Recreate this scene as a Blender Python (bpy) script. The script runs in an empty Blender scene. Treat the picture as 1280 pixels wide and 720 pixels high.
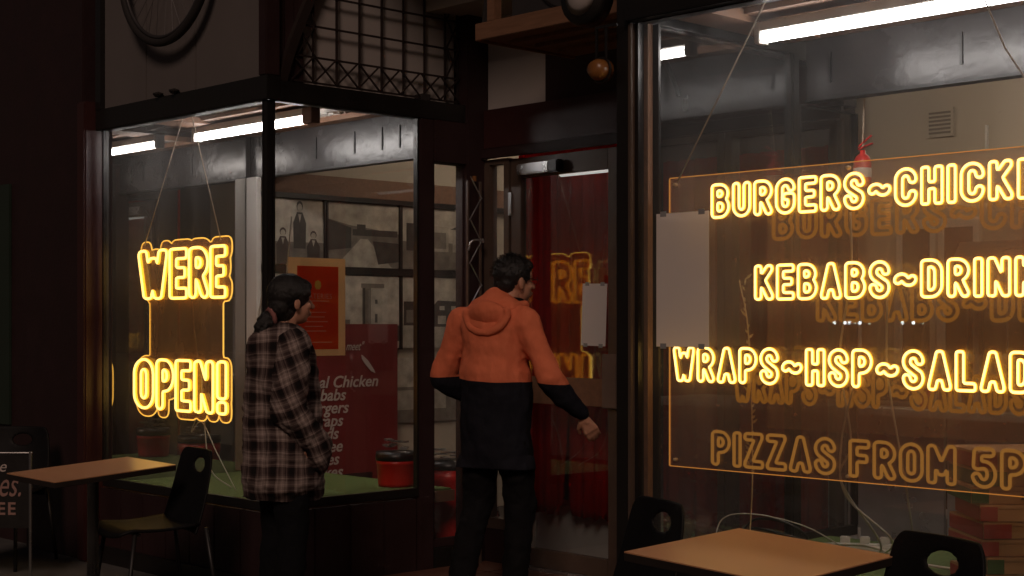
import bpy, bmesh, math, random
import numpy as np
from mathutils import Vector, Matrix
random.seed(7); np.random.seed(7)
sc = bpy.context.scene
R = math.radians

# ------------------------------------------------------------------ camera, light, exposure
camd = bpy.data.cameras.new('camera'); cam = bpy.data.objects.new('camera', camd)
sc.collection.objects.link(cam); sc.camera = cam
camd.sensor_width = 36; camd.lens = 1867/1280*36; camd.shift_y = 45/1280
camd.clip_start = 0.05; camd.clip_end = 500
cam.location = (6.42, -4.43, 1.42)
cam.rotation_euler = (R(90), 0, math.atan2(0.7210, 0.6930))

world = bpy.data.worlds.new('World'); sc.world = world; world.use_nodes = True
wn = world.node_tree.nodes; wl = world.node_tree.links
sky = wn.new('ShaderNodeTexSky'); sky.sky_type = 'NISHITA'; sky.sun_disc = False
SUN_EL, SUN_AZ = R(34), R(-50)      # the dim warm street light comes from behind the camera, high on the right
sky.sun_elevation = R(40); sky.sun_rotation = R(110)
smx = wn.new('ShaderNodeMix'); smx.data_type = 'RGBA'; smx.blend_type = 'MULTIPLY'; smx.inputs[0].default_value = 1; smx.inputs[7].default_value = (1.0, 0.62, 0.46, 1)
wl.new(sky.outputs[0], smx.inputs[6]); wl.new(smx.outputs[2], wn['Background'].inputs[0]); wn['Background'].inputs[1].default_value = 0.0095
sun = bpy.data.lights.new('street_glow', 'SUN'); sun.energy = 0.68; sun.angle = R(14); sun.color = (1.0, 0.72, 0.58)
suno = bpy.data.objects.new('street_glow', sun); sc.collection.objects.link(suno)
sd = Vector((math.cos(SUN_AZ)*math.cos(SUN_EL), math.sin(SUN_AZ)*math.cos(SUN_EL), math.sin(SUN_EL)))
suno.rotation_euler = sd.to_track_quat('Z', 'Y').to_euler()

sc.view_settings.view_transform = 'Standard'; sc.view_settings.look = 'None'
sc.view_settings.exposure = 0; sc.view_settings.gamma = 1
sc.render.engine = 'CYCLES'
cy = sc.cycles
cy.use_denoising = True
try: cy.denoiser = 'OPENIMAGEDENOISE'
except Exception: pass
cy.max_bounces = 10; cy.glossy_bounces = 7; cy.diffuse_bounces = 4; cy.transparent_max_bounces = 40; cy.transmission_bounces = 6
cy.sample_clamp_indirect = 6.0; cy.caustics_reflective = False; cy.caustics_refractive = False
cy.blur_glossy = 0.0

# ------------------------------------------------------------------ materials
def nodes(name):
    m = bpy.data.materials.new(name); m.use_nodes = True
    nt = m.node_tree; nt.nodes.clear()
    out = nt.nodes.new('ShaderNodeOutputMaterial')
    return m, nt, nt.nodes, nt.links, out
def mth(nt, op, a, b=None, c=None):
    n = nt.nodes.new('ShaderNodeMath'); n.operation = op
    for i, v in enumerate((a, b, c)):
        if v is None: continue
        if isinstance(v, (int, float)): n.inputs[i].default_value = v
        else: nt.links.new(v, n.inputs[i])
    return n.outputs[0]
def mix(nt, f, a, b):
    n = nt.nodes.new('ShaderNodeMix'); n.data_type = 'RGBA'
    if isinstance(f, (int, float)): n.inputs[0].default_value = f
    else: nt.links.new(f, n.inputs[0])
    for i, v in ((6, a), (7, b)):
        if isinstance(v, tuple): n.inputs[i].default_value = (*v[:3], 1)
        else: nt.links.new(v, n.inputs[i])
    return n.outputs[2]
def noise(nt, scale, detail=4, stretch=None, coord='Object'):
    tc = nt.nodes.new('ShaderNodeTexCoord'); n = nt.nodes.new('ShaderNodeTexNoise')
    n.inputs['Scale'].default_value = scale; n.inputs['Detail'].default_value = detail
    if stretch:
        mp = nt.nodes.new('ShaderNodeMapping'); mp.inputs['Scale'].default_value = stretch
        nt.links.new(tc.outputs[coord], mp.inputs[0]); nt.links.new(mp.outputs[0], n.inputs[0])
    else: nt.links.new(tc.outputs[coord], n.inputs[0])
    return n.outputs[0]
def bump(nt, h, strength, bs, dist=0.01):
    b = nt.nodes.new('ShaderNodeBump'); b.inputs['Strength'].default_value = strength; b.inputs['Distance'].default_value = dist
    nt.links.new(h, b.inputs['Height']); nt.links.new(b.outputs[0], bs.inputs['Normal'])
def pbr(name, col, rough=0.6, metal=0.0, var=0.25, vs=6, stretch=None, bmp=0.0, bs_=40, spec=0.5, rv=0.15):
    m, nt, N, L, out = nodes(name)
    b = N.new('ShaderNodeBsdfPrincipled'); L.new(b.outputs[0], out.inputs[0])
    nz = noise(nt, vs, 6, stretch)
    dark = tuple(c*(1-var) for c in col); lite = tuple(min(1, c*(1+var)) for c in col)
    L.new(mix(nt, nz, dark, lite), b.inputs['Base Color'])
    L.new(mth(nt, 'MULTIPLY_ADD', nz, rv*2, max(0.02, rough-rv)), b.inputs['Roughness'])
    b.inputs['Metallic'].default_value = metal
    b.inputs['Specular IOR Level'].default_value = spec
    if bmp: bump(nt, noise(nt, bs_, 5, stretch), bmp, b, 0.004)
    return m
def emis(name, col, s):
    m, nt, N, L, out = nodes(name)
    e = N.new('ShaderNodeEmission'); e.inputs[0].default_value = (*col, 1); e.inputs[1].default_value = s
    L.new(e.outputs[0], out.inputs[0]); return m
def glass(name, f0=0.045, tint=(0.93, 0.95, 0.95), dust_glow=0.02, dust_glow_col=(0.8, 0.8, 0.8), ds=3.0, gloss=(1, 1, 1), smear=0.06, haze=0.0, hr=0.22):
    m, nt, N, L, out = nodes(name)
    tr = N.new('ShaderNodeBsdfTransparent'); tr.inputs[0].default_value = (*tint, 1)
    gl = N.new('ShaderNodeBsdfGlossy'); gl.inputs['Roughness'].default_value = 0.0; gl.inputs[0].default_value = (*gloss, 1)
    lw = N.new('ShaderNodeLayerWeight'); lw.inputs[0].default_value = 0.5
    p5 = mth(nt, 'POWER', lw.outputs['Facing'], 5.0)
    fr = mth(nt, 'MULTIPLY_ADD', p5, 1-f0, f0)
    m1 = N.new('ShaderNodeMixShader'); L.new(fr, m1.inputs[0]); L.new(tr.outputs[0], m1.inputs[1]); L.new(gl.outputs[0], m1.inputs[2])
    df = N.new('ShaderNodeBsdfDiffuse'); df.inputs[0].default_value = (*dust_glow_col, 1)  # dust film; tinted amber on the acrylics to imitate neon haze
    tl = N.new('ShaderNodeBsdfTranslucent'); tl.inputs[0].default_value = (*dust_glow_col, 1)
    ad = N.new('ShaderNodeMixShader'); ad.inputs[0].default_value = 0.5; L.new(df.outputs[0], ad.inputs[1]); L.new(tl.outputs[0], ad.inputs[2])
    nz = noise(nt, ds, 8, (1, 1, 0.35)); sm = mth(nt, 'POWER', nz, 4.0)
    n2 = noise(nt, ds*14, 3); sp = mth(nt, 'GREATER_THAN', n2, 0.73)
    f = mth(nt, 'MULTIPLY_ADD', sm, smear, dust_glow); f = mth(nt, 'MULTIPLY_ADD', sp, smear*0.5, f)
    m2 = N.new('ShaderNodeMixShader'); L.new(f, m2.inputs[0]); L.new(m1.outputs[0], m2.inputs[1]); L.new(ad.outputs[0], m2.inputs[2])
    last = m2
    if haze:
        rf = N.new('ShaderNodeBsdfRefraction'); rf.inputs['IOR'].default_value = 1.001; rf.inputs['Roughness'].default_value = hr; rf.inputs[0].default_value = (1, 1, 1, 1)
        m3 = N.new('ShaderNodeMixShader'); m3.inputs[0].default_value = haze; L.new(m2.outputs[0], m3.inputs[1]); L.new(rf.outputs[0], m3.inputs[2]); last = m3
    L.new(last.outputs[0], out.inputs[0]); return m

M = {}
M['frame'] = pbr('black_frame_paint', (0.012, 0.010, 0.009), 0.35, bmp=0.2)
M['bronze'] = pbr('bronze_anodised', (0.105, 0.072, 0.055), 0.42, 0.15, bmp=0.05)
M['maroon'] = pbr('maroon_paint', (0.045, 0.013, 0.012), 0.42, bmp=0.35, bs_=25)
M['maroon2'] = pbr('dark_maroon_paint', (0.024, 0.009, 0.009), 0.55, bmp=0.4)
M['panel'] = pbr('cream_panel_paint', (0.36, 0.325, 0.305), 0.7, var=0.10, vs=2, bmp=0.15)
M['panelL'] = pbr('panel_paint_shaded', (0.135, 0.118, 0.112), 0.7, var=0.14, vs=2, bmp=0.2)  # darker copy of the cream panel; weaker facade light put into its colour
M['panelC'] = pbr('panel_paint_lit', (0.60, 0.55, 0.52), 0.7, var=0.08, vs=2)  # lighter copy of the cream panel; alcove light put into its colour
M['green'] = pbr('dark_green_paint', (0.018, 0.03, 0.02), 0.5)
M['lattice'] = pbr('lattice_iron', (0.022, 0.014, 0.012), 0.5)
M['timber'] = pbr('raw_timber', (0.20, 0.10, 0.055), 0.65, var=0.4, vs=5, stretch=(1, 12, 12), bmp=0.3)
M['timberx'] = pbr('worn_timber', (0.20, 0.10, 0.055), 0.7, var=0.45, vs=8, stretch=(3, 20, 3), bmp=0.3)
M['tin'] = pbr('pressed_tin_paint', (0.72, 0.68, 0.64), 0.4, var=0.1, bmp=0.2)
M['beam'] = pbr('bulkhead_grey_gloss', (0.030, 0.027, 0.027), 0.26, var=0.35, vs=2.5, bmp=0.6, bs_=14, rv=0.1)
M['beamlip'] = pbr('bulkhead_black_trim', (0.01, 0.01, 0.01), 0.4)
M['turf'] = pbr('artificial_turf', (0.13, 0.19, 0.055), 0.95, var=0.5, vs=60, bmp=0.8, bs_=400)
M['floor'] = pbr('dark_floor', (0.05, 0.04, 0.035), 0.5, bmp=0.2)
M['pave'] = pbr('pavement_concrete', (0.085, 0.08, 0.075), 0.8, var=0.35, vs=8, bmp=0.5)
M['tile'] = pbr('alcove_tile', (0.13, 0.055, 0.035), 0.45, bmp=0.2)
M['steel'] = pbr('brushed_steel', (0.55, 0.55, 0.56), 0.3, 0.9, bmp=0.05)
M['chrome'] = pbr('chair_leg_steel', (0.35, 0.34, 0.33), 0.3, 0.9)
M['blackleg'] = pbr('black_chair_leg', (0.012, 0.011, 0.011), 0.5)
M['plastic'] = pbr('black_chair_plastic', (0.004, 0.0035, 0.004), 0.65, spec=.25, bmp=0.25, bs_=120)
M['tabletop'] = pbr('table_laminate', (0.58, 0.30, 0.16), 0.30, var=0.13, vs=3, rv=0.07)
M['edge'] = pbr('table_edge', (0.02, 0.014, 0.011), 0.5)
M['wallint'] = pbr('cream_interior_wall', (0.50, 0.43, 0.34), 0.75, var=0.06, vs=1.5)
M['whitep'] = pbr('white_paint', (0.72, 0.70, 0.66), 0.5, var=0.06)
M['paper'] = pbr('white_paper', (0.80, 0.77, 0.74), 0.8, var=0.03, vs=2)
M['red'] = pbr('red_plastic', (0.62, 0.022, 0.018), 0.35)
M['menu'] = pbr('menu_board_red', (0.165, 0.018, 0.017), 0.45, var=0.12)
M['menuband'] = pbr('menu_board_dark_band', (0.03, 0.01, 0.01), 0.5)
M['print'] = pbr('pale_lettering', (0.50, 0.42, 0.38), 0.6, var=0.05)
M['postercream'] = pbr('poster_cream_frame', (0.62, 0.37, 0.15), 0.6, var=0.08)
M['posterred'] = pbr('poster_red_print', (0.52, 0.045, 0.012), 0.5, var=0.12)
M['postergold'] = pbr('poster_gold_print', (0.55, 0.33, 0.05), 0.5)
M['posterpink'] = pbr('poster_pink_print', (0.66, 0.22, 0.13), 0.6)
M['curtain'] = pbr('red_curtain_cloth', (0.30, 0.014, 0.012), 0.9, var=0.35, vs=9, stretch=(4, 4, 0.4))
M['white_cable'] = pbr('white_cable', (0.66, 0.62, 0.55), 0.5, var=0.05)
M['black_cable'] = pbr('black_cable', (0.012, 0.012, 0.012), 0.5)
M['rope'] = pbr('hanging_cord', (0.55, 0.43, 0.32), 0.7)
M['kraft'] = pbr('kraft_cardboard', (0.52, 0.27, 0.12), 0.85, var=0.12)
M['boxred'] = pbr('pizza_box_red_print', (0.42, 0.05, 0.03), 0.7)
M['boxgreen'] = pbr('pizza_box_green_print', (0.07, 0.12, 0.035), 0.7)
M['ventslat'] = pbr('dusty_vent_slat', (0.20, 0.165, 0.13), 0.8)
M['bannerink'] = pbr('faded_banner_lettering', (0.30, 0.17, 0.14), 0.7)
M['ink'] = pbr('dark_ink', (0.08, 0.03, 0.015), 0.8)
M['tyre'] = pbr('tyre_rubber', (0.015, 0.012, 0.011), 0.8)
M['duct'] = pbr('clear_tape', (0.3, 0.3, 0.3), 0.3)
M['skinw'] = pbr('skin_warm', (0.50, 0.25, 0.16), 0.5, var=0.08, vs=14)
M['hair'] = pbr('black_hair', (0.010, 0.008, 0.007), 0.5, var=0.5, vs=60, stretch=(6, 6, 1), bmp=0.9, bs_=70)
M['trouser'] = pbr('charcoal_trousers', (0.0045, 0.004, 0.0045), 0.9, bmp=0.5, bs_=60, spec=.2)
M['denim'] = pbr('black_denim', (0.004, 0.004, 0.005), 0.9, bmp=0.5, bs_=60, spec=.2)
M['shoe'] = pbr('dark_leather', (0.03, 0.02, 0.018), 0.5)
M['shoered'] = pbr('maroon_leather', (0.14, 0.02, 0.018), 0.5)
M['scrunchie'] = pbr('dusty_pink_cloth', (0.25, 0.10, 0.09), 0.85)
M['acframe'] = pbr('grey_metal', (0.05, 0.045, 0.045), 0.45, 0.3)
M['lampbody'] = pbr('amber_lamp_lens', (0.20, 0.08, 0.02), 0.3)
M['pane'] = glass('window_glass', 0.05, (0.94, 0.95, 0.95), 0.012, smear=0.24, haze=0.06, hr=0.25)
M['cleanpane'] = glass('clean_window_glass', 0.05, (0.94, 0.95, 0.95), 0.002, smear=0.02)
M['sidepane'] = glass('side_window_glass', 0.10, (0.90, 0.91, 0.91), 0.006, smear=0.05)
M['doorglass'] = glass('door_glass', 0.10, (0.86, 0.87, 0.87), 0.004, smear=0.02)
M['acrylic'] = glass('clear_acrylic', 0.07, (0.95, 0.93, 0.88), 0.085, (0.80, 0.45, 0.30), 3, smear=0.62)  # amber film imitates warm neon haze over the clear sheet
M['acrylic2'] = glass('backing_acrylic_amber_glow', 0.06, (0.80, 0.66, 0.46), 0.26, (0.80, 0.45, 0.22), 8, smear=0.4)  # amber tint and film imitate neon haze between the words
M['tube'] = emis('fluorescent_tube', (1.0, 0.92, 0.88), 34.0)
M['tubedim'] = emis('reflected_tube_glow', (1.0, 0.93, 0.86), 0.75)  # glow stands in for a batten reflected in the door glass
M['tubein'] = emis('fill_tube_warm', (1.0, 0.82, 0.66), 75.0)
M['neon'] = emis('neon_core', (1.0, 0.60, 0.15), 3.2)
M['neonbase'] = emis('neon_silicone_glow', (1.0, 0.46, 0.022), 2.3)
M['neonR'] = emis('neon_core_right', (1.0, 0.60, 0.17), 4.0)
M['neonRbase'] = emis('neon_silicone_right', (1.0, 0.46, 0.022), 2.5)
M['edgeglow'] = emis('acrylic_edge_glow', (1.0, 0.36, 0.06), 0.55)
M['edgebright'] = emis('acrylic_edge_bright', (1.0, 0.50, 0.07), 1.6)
M['offneon'] = emis('unlit_neon_added_glow', (1.0, 0.40, 0.07), 0.28)  # switched-off row; emission stands in for amber light it reflects
M['ghostneon'] = emis('ghost_reflection_glow', (1.0, 0.36, 0.03), 0.30)  # glow stands in for the menu sign's ghost reflection
M['globe'] = emis('lamp_globe_glow', (.85, .95, 1.0), 16.0)
M['lockp'] = pbr('worn_lock_plate', (0.17, 0.12, 0.095), 0.5)
M['bead'] = pbr('amber_fixing', (0.8, 0.55, 0.3), 0.3)

# mirror-like end panel of the left display
def mirror_mat():
    m, nt, N, L, out = nodes('dark_mirror_panel')
    g = N.new('ShaderNodeBsdfGlossy'); g.inputs['Roughness'].default_value = 0.015; g.inputs[0].default_value = (0.62, 0.60, 0.58, 1)
    d = N.new('ShaderNodeBsdfDiffuse'); d.inputs[0].default_value = (0.03, 0.025, 0.02, 1)
    a = N.new('ShaderNodeMixShader'); a.inputs[0].default_value = 0.8; L.new(d.outputs[0], a.inputs[1]); L.new(g.outputs[0], a.inputs[2])
    L.new(a.outputs[0], out.inputs[0]); return m
def cloth(name, col, tcol, f, stretch=None, vs=6, var=.2):
    m, nt, N, L, out = nodes(name)
    d = N.new('ShaderNodeBsdfDiffuse'); t = N.new('ShaderNodeBsdfTranslucent'); x = N.new('ShaderNodeMixShader'); x.inputs[0].default_value = f
    nz = noise(nt, vs, 5, stretch)
    L.new(mix(nt, nz, tuple(c*(1-var) for c in col), tuple(min(1, c*(1+var)) for c in col)), d.inputs[0]); L.new(mix(nt, nz, tuple(c*(1-var) for c in tcol), tuple(min(1, c*(1+var)) for c in tcol)), t.inputs[0])
    L.new(d.outputs[0], x.inputs[1]); L.new(t.outputs[0], x.inputs[2]); L.new(x.outputs[0], out.inputs[0]); return m
M['paper'] = cloth('white_paper', (.90, .86, .83), (.9, .84, .78), .35, var=.03, vs=2)
M['curtain'] = cloth('red_curtain_cloth', (.42, .020, .016), (.60, .030, .018), .5, stretch=(4, 4, .4), vs=9, var=.35)
M['postercream'] = cloth('poster_cream_frame', (.88, .68, .42), (.85, .62, .34), .5, var=.08)
M['posterred'] = cloth('poster_red_print', (.78, .09, .025), (.8, .12, .03), .5, var=.12)
M['mirror'] = mirror_mat()
M['endglass'] = glass('tinted_end_glass', 0.08, (0.62, 0.60, 0.58), 0.02, smear=0.08)

def plaid(kind=0):
    m, nt, N, L, out = nodes('plaid_flannel')
    b = N.new('ShaderNodeBsdfPrincipled'); L.new(b.outputs[0], out.inputs[0]); b.inputs['Roughness'].default_value = 0.95
    b.inputs['Specular IOR Level'].default_value = 0.1
    tc = N.new('ShaderNodeTexCoord'); sp = N.new('ShaderNodeSeparateXYZ'); L.new(tc.outputs['Object'], sp.inputs[0])
    nz = noise(nt, 5, 2)
    h = mth(nt, 'ADD', mth(nt, 'MULTIPLY', sp.outputs[0], 0.35), sp.outputs[1]); h = mth(nt, 'MULTIPLY_ADD', nz, 0.05, h)
    v = mth(nt, 'MULTIPLY_ADD', nz, 0.045, sp.outputs[2])
    if kind:
        h, v = mth(nt, 'ADD', mth(nt, 'MULTIPLY', sp.outputs[2], .42), mth(nt, 'ADD', h, .03)), mth(nt, 'ADD', mth(nt, 'MULTIPLY', sp.outputs[1], -.42), mth(nt, 'ADD', v, .045))
    def band(u, per, off):
        f = mth(nt, 'FRACT', mth(nt, 'MULTIPLY_ADD', u, 1/per, off))
        cr = N.new('ShaderNodeValToRGB'); cr.color_ramp.interpolation = 'CONSTANT'
        el = cr.color_ramp.elements
        stops = [(0, .03), (.26, .42), (.33, .62), (.38, .40), (.50, .58), (.57, .75), (.62, .58), (.72, .36), (.80, .60), (.85, .30), (.92, .10)]
        el[0].position = 0; el[0].color = (.02,)*3+(1,); el[1].position = stops[1][0]; el[1].color = (stops[1][1],)*3+(1,)
        for p, c in stops[2:]:
            e = el.new(p); e.color = (c, c, c, 1)
        L.new(f, cr.inputs[0]); return cr.outputs[0]
    a = band(h, 0.092, 0.3); c = band(v, 0.112, 0.15)
    s = mth(nt, 'MULTIPLY', mth(nt, 'ADD', a, c), 0.5); s = mth(nt, 'POWER', s, 1.5)
    cr = N.new('ShaderNodeValToRGB'); el = cr.color_ramp.elements
    el[0].color = (0.012, 0.010, 0.010, 1); el[1].color = (0.50, 0.40, 0.36, 1); el[1].position = 0.8
    e = el.new(0.10); e.color = (0.055, 0.036, 0.034, 1); e = el.new(0.32); e.color = (0.19, 0.145, 0.13, 1)
    L.new(s, cr.inputs[0]); L.new(cr.outputs[0], b.inputs['Base Color'])
    bump(nt, noise(nt, 18, 4), 0.5, b, 0.012); return m
M['plaid'] = plaid(); M['plaid2'] = plaid(1)
def hoodie(zc):
    m, nt, N, L, out = nodes('orange_and_navy_fleece')
    b = N.new('ShaderNodeBsdfPrincipled'); L.new(b.outputs[0], out.inputs[0]); b.inputs['Roughness'].default_value = 0.95
    b.inputs['Specular IOR Level'].default_value = 0.1
    tc = N.new('ShaderNodeTexCoord'); sp = N.new('ShaderNodeSeparateXYZ'); L.new(tc.outputs['Object'], sp.inputs[0])
    g = mth(nt, 'GREATER_THAN', mth(nt, 'MULTIPLY_ADD', noise(nt, 3, 1), 0.055, mth(nt, 'MULTIPLY_ADD', sp.outputs[0], .05, sp.outputs[2])), zc+.012)
    nz = noise(nt, 30, 4)
    L.new(mix(nt, g, mix(nt, nz, (0.010, 0.010, 0.014), (0.018, 0.018, 0.024)), mix(nt, nz, (0.66, 0.16, 0.075), (0.74, 0.20, 0.10))), b.inputs['Base Color'])
    bump(nt, noise(nt, 9, 4, (1, 1, 0.4)), 0.6, b, 0.03); return m
M['hoodie'] = hoodie(1.125)

# ------------------------------------------------------------------ mesh helpers
COL = sc.collection
class MB:
    def __init__(s): s.v = []; s.f = []; s.mi = []; s.cur = 0; s.sm = False
    def add(s, vs, fs):
        o = len(s.v); s.v += [tuple(p) for p in vs]
        for f in fs: s.f.append(tuple(i+o for i in f)); s.mi.append(s.cur)
        return s
    def box(s, x0, x1, y0, y1, z0, z1, mat=None):
        if mat is not None: s.cur = mat
        v = [(x, y, z) for z in (z0, z1) for y in (y0, y1) for x in (x0, x1)]
        return s.add(v, [(0, 2, 3, 1), (4, 5, 7, 6), (0, 1, 5, 4), (2, 6, 7, 3), (0, 4, 6, 2), (1, 3, 7, 5)])
    def obox(s, c, hx, hy, hz, M3=None):
        M3 = M3 or Matrix.Identity(3)
        v = [Vector(c)+M3@Vector((a*hx, b*hy, d*hz)) for d in (-1, 1) for b in (-1, 1) for a in (-1, 1)]
        return s.add(v, [(0, 2, 3, 1), (4, 5, 7, 6), (0, 1, 5, 4), (2, 6, 7, 3), (0, 4, 6, 2), (1, 3, 7, 5)])
    def bar(s, p, q, w, d=None, up=(0, 0, 1)):      # square bar from p to q
        p, q = Vector(p), Vector(q); t = (q-p).normalized(); u = Vector(up)
        if abs(t.dot(u)) > .99: u = Vector((0, 1, 0))
        a = t.cross(u).normalized(); b = a.cross(t).normalized(); d = d or w
        v = [e+a*i*w/2+b*j*d/2 for e in (p, q) for i, j in ((-1, -1), (1, -1), (1, 1), (-1, 1))]
        return s.add(v, [(0, 3, 2, 1), (4, 5, 6, 7), (0, 1, 5, 4), (1, 2, 6, 5), (2, 3, 7, 6), (3, 0, 4, 7)])
    def tube(s, pts, r, n=6, closed=False, caps=True):
        pts = [Vector(p) for p in pts]; m = len(pts); rings = []
        rr = r if isinstance(r, (list, tuple)) else [r]*m
        a = None
        for i in range(m):
            if closed: t = pts[(i+1) % m]-pts[i-1]
            else: t = pts[min(i+1, m-1)]-pts[max(i-1, 0)]
            t = t.normalized() if t.length > 1e-9 else Vector((0, 0, 1))
            if a is None:
                u = Vector((0, 1, 0)) if abs(t.y) < .9 else Vector((0, 0, 1))
                a = t.cross(u).normalized()
            else: a = (a-t*a.dot(t)).normalized()
            b = t.cross(a)
            rings.append([pts[i]+(a*math.cos(2*math.pi*k/n)+b*math.sin(2*math.pi*k/n))*rr[i] for k in range(n)])
        v = [p for g in rings for p in g]; f = []
        for i in range(m if closed else m-1):
            j = (i+1) % m
            for k in range(n): f.append((i*n+k, i*n+(k+1) % n, j*n+(k+1) % n, j*n+k))
        if caps and not closed: f += [tuple(range(n))[::-1], tuple((m-1)*n+k for k in range(n))]
        return s.add(v, f)
    def prism(s, poly, origin, ax, ay, an, t):      # flat polygon extruded along an
        o, ax, ay, an = Vector(origin), Vector(ax), Vector(ay), Vector(an); n = len(poly)
        v = [o+ax*x+ay*y for x, y in poly]+[o+ax*x+ay*y+an*t for x, y in poly]
        return s.add(v, [tuple(range(n))[::-1], tuple(range(n, 2*n))]+[(i, (i+1) % n, n+(i+1) % n, n+i) for i in range(n)])
    def lathe(s, prof, c=(0, 0, 0), n=16, axis='z'):
        v = []; f = []
        for r, z in prof:
            for k in range(n):
                a = 2*math.pi*k/n; p = (r*math.cos(a), r*math.sin(a), z)
                if axis == 'y': p = (p[0], p[2], p[1])
                if axis == 'x': p = (p[2], p[0], p[1])
                v.append((c[0]+p[0], c[1]+p[1], c[2]+p[2]))
        for i in range(len(prof)-1):
            for k in range(n): f.append((i*n+k, i*n+(k+1) % n, (i+1)*n+(k+1) % n, (i+1)*n+k))
        f += [tuple(range(n))[::-1], tuple((len(prof)-1)*n+k for k in range(n))]
        return s.add(v, f)
    def mesh(s, name, mats, smooth=False, bevel=0):
        me = bpy.data.meshes.new(name); me.from_pydata(s.v, [], s.f)
        for m in (mats if isinstance(mats, (list, tuple)) else [mats]): me.materials.append(M[m] if isinstance(m, str) else m)
        for p, i in zip(me.polygons, s.mi): p.material_index = i; p.use_smooth = smooth
        bm = bmesh.new(); bm.from_mesh(me); bmesh.ops.recalc_face_normals(bm, faces=bm.faces)
        if bevel: bmesh.ops.bevel(bm, geom=list(bm.edges), offset=bevel, segments=2, affect='EDGES', clamp_overlap=True)
        bm.to_mesh(me); bm.free(); me.update(); return me
    def build(s, name, mats, parent=None, smooth=False, bevel=0, **k):
        return link(name, s.mesh(name, mats, smooth, bevel), parent, **k)
def link(name, data, parent=None, loc=None, label=None):
    o = bpy.data.objects.new(name, data); COL.objects.link(o)
    if parent: o.parent = parent
    if loc: o.location = loc
    if label: o['label'] = label
    return o
def thing(name, label, cat, loc=(0, 0, 0), rz=0, group=None):
    o = bpy.data.objects.new(name, None); COL.objects.link(o); o.location = loc; o.rotation_euler = (0, 0, rz); o.empty_display_size = .1
    o['label'] = label; o['category'] = cat
    if group: o['group'] = group
    return o
def tag(o, label, cat, group=None):
    o['label'] = label; o['category'] = cat
    if group: o['group'] = group
    return o
def struct(o): o['kind'] = 'structure'; return o
def copy_tree(o, parent=None):
    c = o.copy(); COL.objects.link(c); c.parent = parent
    for ch in list(o.children): copy_tree(ch, c)
    return c
def box(name, mat, parent, *b, bevel=0.0, **k): return MB().box(*b).build(name, mat, parent, bevel=bevel, **k)
def smooth_path(pts, n=8):
    P = [Vector(p) for p in pts]; P = [P[0]*2-P[1]]+P+[P[-1]*2-P[-2]]; out = []
    for i in range(1, len(P)-2):
        a, b, c, d = P[i-1:i+3]
        for k in range(n):
            t = k/n; out.append(.5*((2*b)+(c-a)*t+(2*a-5*b+4*c-d)*t*t+(3*b-a-3*c+d)*t**3))
    out.append(P[-2]); return out
def cable(name, pts, r, mat, parent=None, n=6, sm=8, **k):
    return MB().tube(smooth_path(pts, sm) if sm else pts, r, n).build(name, mat, parent, smooth=True, **k)
def text_mesh(txt, size, shear=0, offset=0, spacing=1, extr=0.0008, sx=1, align='LEFT'):
    c = bpy.data.curves.new('lettering', 'FONT'); c.body = txt; c.size = size; c.shear = shear; c.offset = offset*size
    c.space_character = spacing; c.extrude = extr; c.align_x = align; c.resolution_u = 3
    o = bpy.data.objects.new('tmp', c); COL.objects.link(o)
    dg = bpy.context.evaluated_depsgraph_get(); me = bpy.data.meshes.new_from_object(o.evaluated_get(dg))
    me.transform(Matrix.Diagonal((sx, 1, 1, 1)))
    bpy.data.objects.remove(o); bpy.data.curves.remove(c); me.name = 'lettering'; return me
def lettering(txt, size, mat, parent, origin, ax, ay, **k):
    me = text_mesh(txt, size, **k); me.materials.clear(); me.materials.append(M[mat])
    ax, ay = Vector(ax), Vector(ay); an = ax.cross(ay)
    m = Matrix((ax, ay, an)).transposed().to_4x4(); m.translation = Vector(origin)
    me.transform(m); return link('lettering', me, parent)

# ------------------------------------------------------------------ setting: ground, shop shell
pav = MB(); pav.box(-60, 60, -60, 0.0, -0.12, 0.0); struct(pav.build('pavement', 'pave'))
alc = MB(); alc.box(0.0, 2.5, 0.002, 1.62, -0.1, 0.035); struct(alc.build('alcove_floor', 'floor'))
alo = bpy.data.objects['alcove_floor']
tm = MB().box(-.1475, .1475, -.1475, .1475, 0, .008).mesh('tile', 'tile', bevel=.002)
for i in range(8):
    for j in range(5):
        link('tile', tm, alo, (0.16+.305*i+.03, .155+.305*j, .0352+random.uniform(-.0008, .0008)))
struct(MB().box(-1.9, 7, 1.62, 6.2, -.1, .05).build('shop_floor', 'floor'))
struct(MB().box(-1.95, 7, 1.12, 6.2, 3.2, 3.3).build('shop_ceiling', 'wallint'))

W = thing('shop_building', 'corner takeaway shopfront in dark maroon paint with recessed entry', 'building', (0, 0, 0))
# left pilaster and wall
box('wall', 'maroon2', W, -8, -2.6, .0, .3, 0, 4.6)
box('pilaster', 'maroon2', W, -2.6, -1.86, -.06, .3, 0, 4.6, bevel=.006)
box('pilaster', 'maroon', W, -1.86, -1.76, -.10, .2, 0, 2.75, bevel=.01)
box('green_door_panel', 'green', W, -6, -2.93, -.02, -.002, .76, 2.34)
# stall risers (boards)
for i in range(7): box('board', 'maroon2', W, -1.75+.25*i, -1.505+.25*i, -.005, .035, 0.0, .44, bevel=.004)
for i in range(4): box('board', 'maroon2', W, -.035, .005, .06+.235*i, .29+.235*i, 0.0, .44, bevel=.004)
for i in range(10): box('board', 'maroon2', W, 2.5+.25*i, 2.745+.25*i, -.005, .035, 0.0, .44, bevel=.004)
for i in range(6): box('board', 'maroon2', W, 2.495, 2.535, .06+.235*i, .29+.235*i, 0.0, .44, bevel=.004)
box('skirting', 'frame', W, -1.76, .02, -.03, -.006, 0, .10); box('skirting', 'frame', W, 2.48, 5.2, -.03, -.006, 0, .10)
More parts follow.
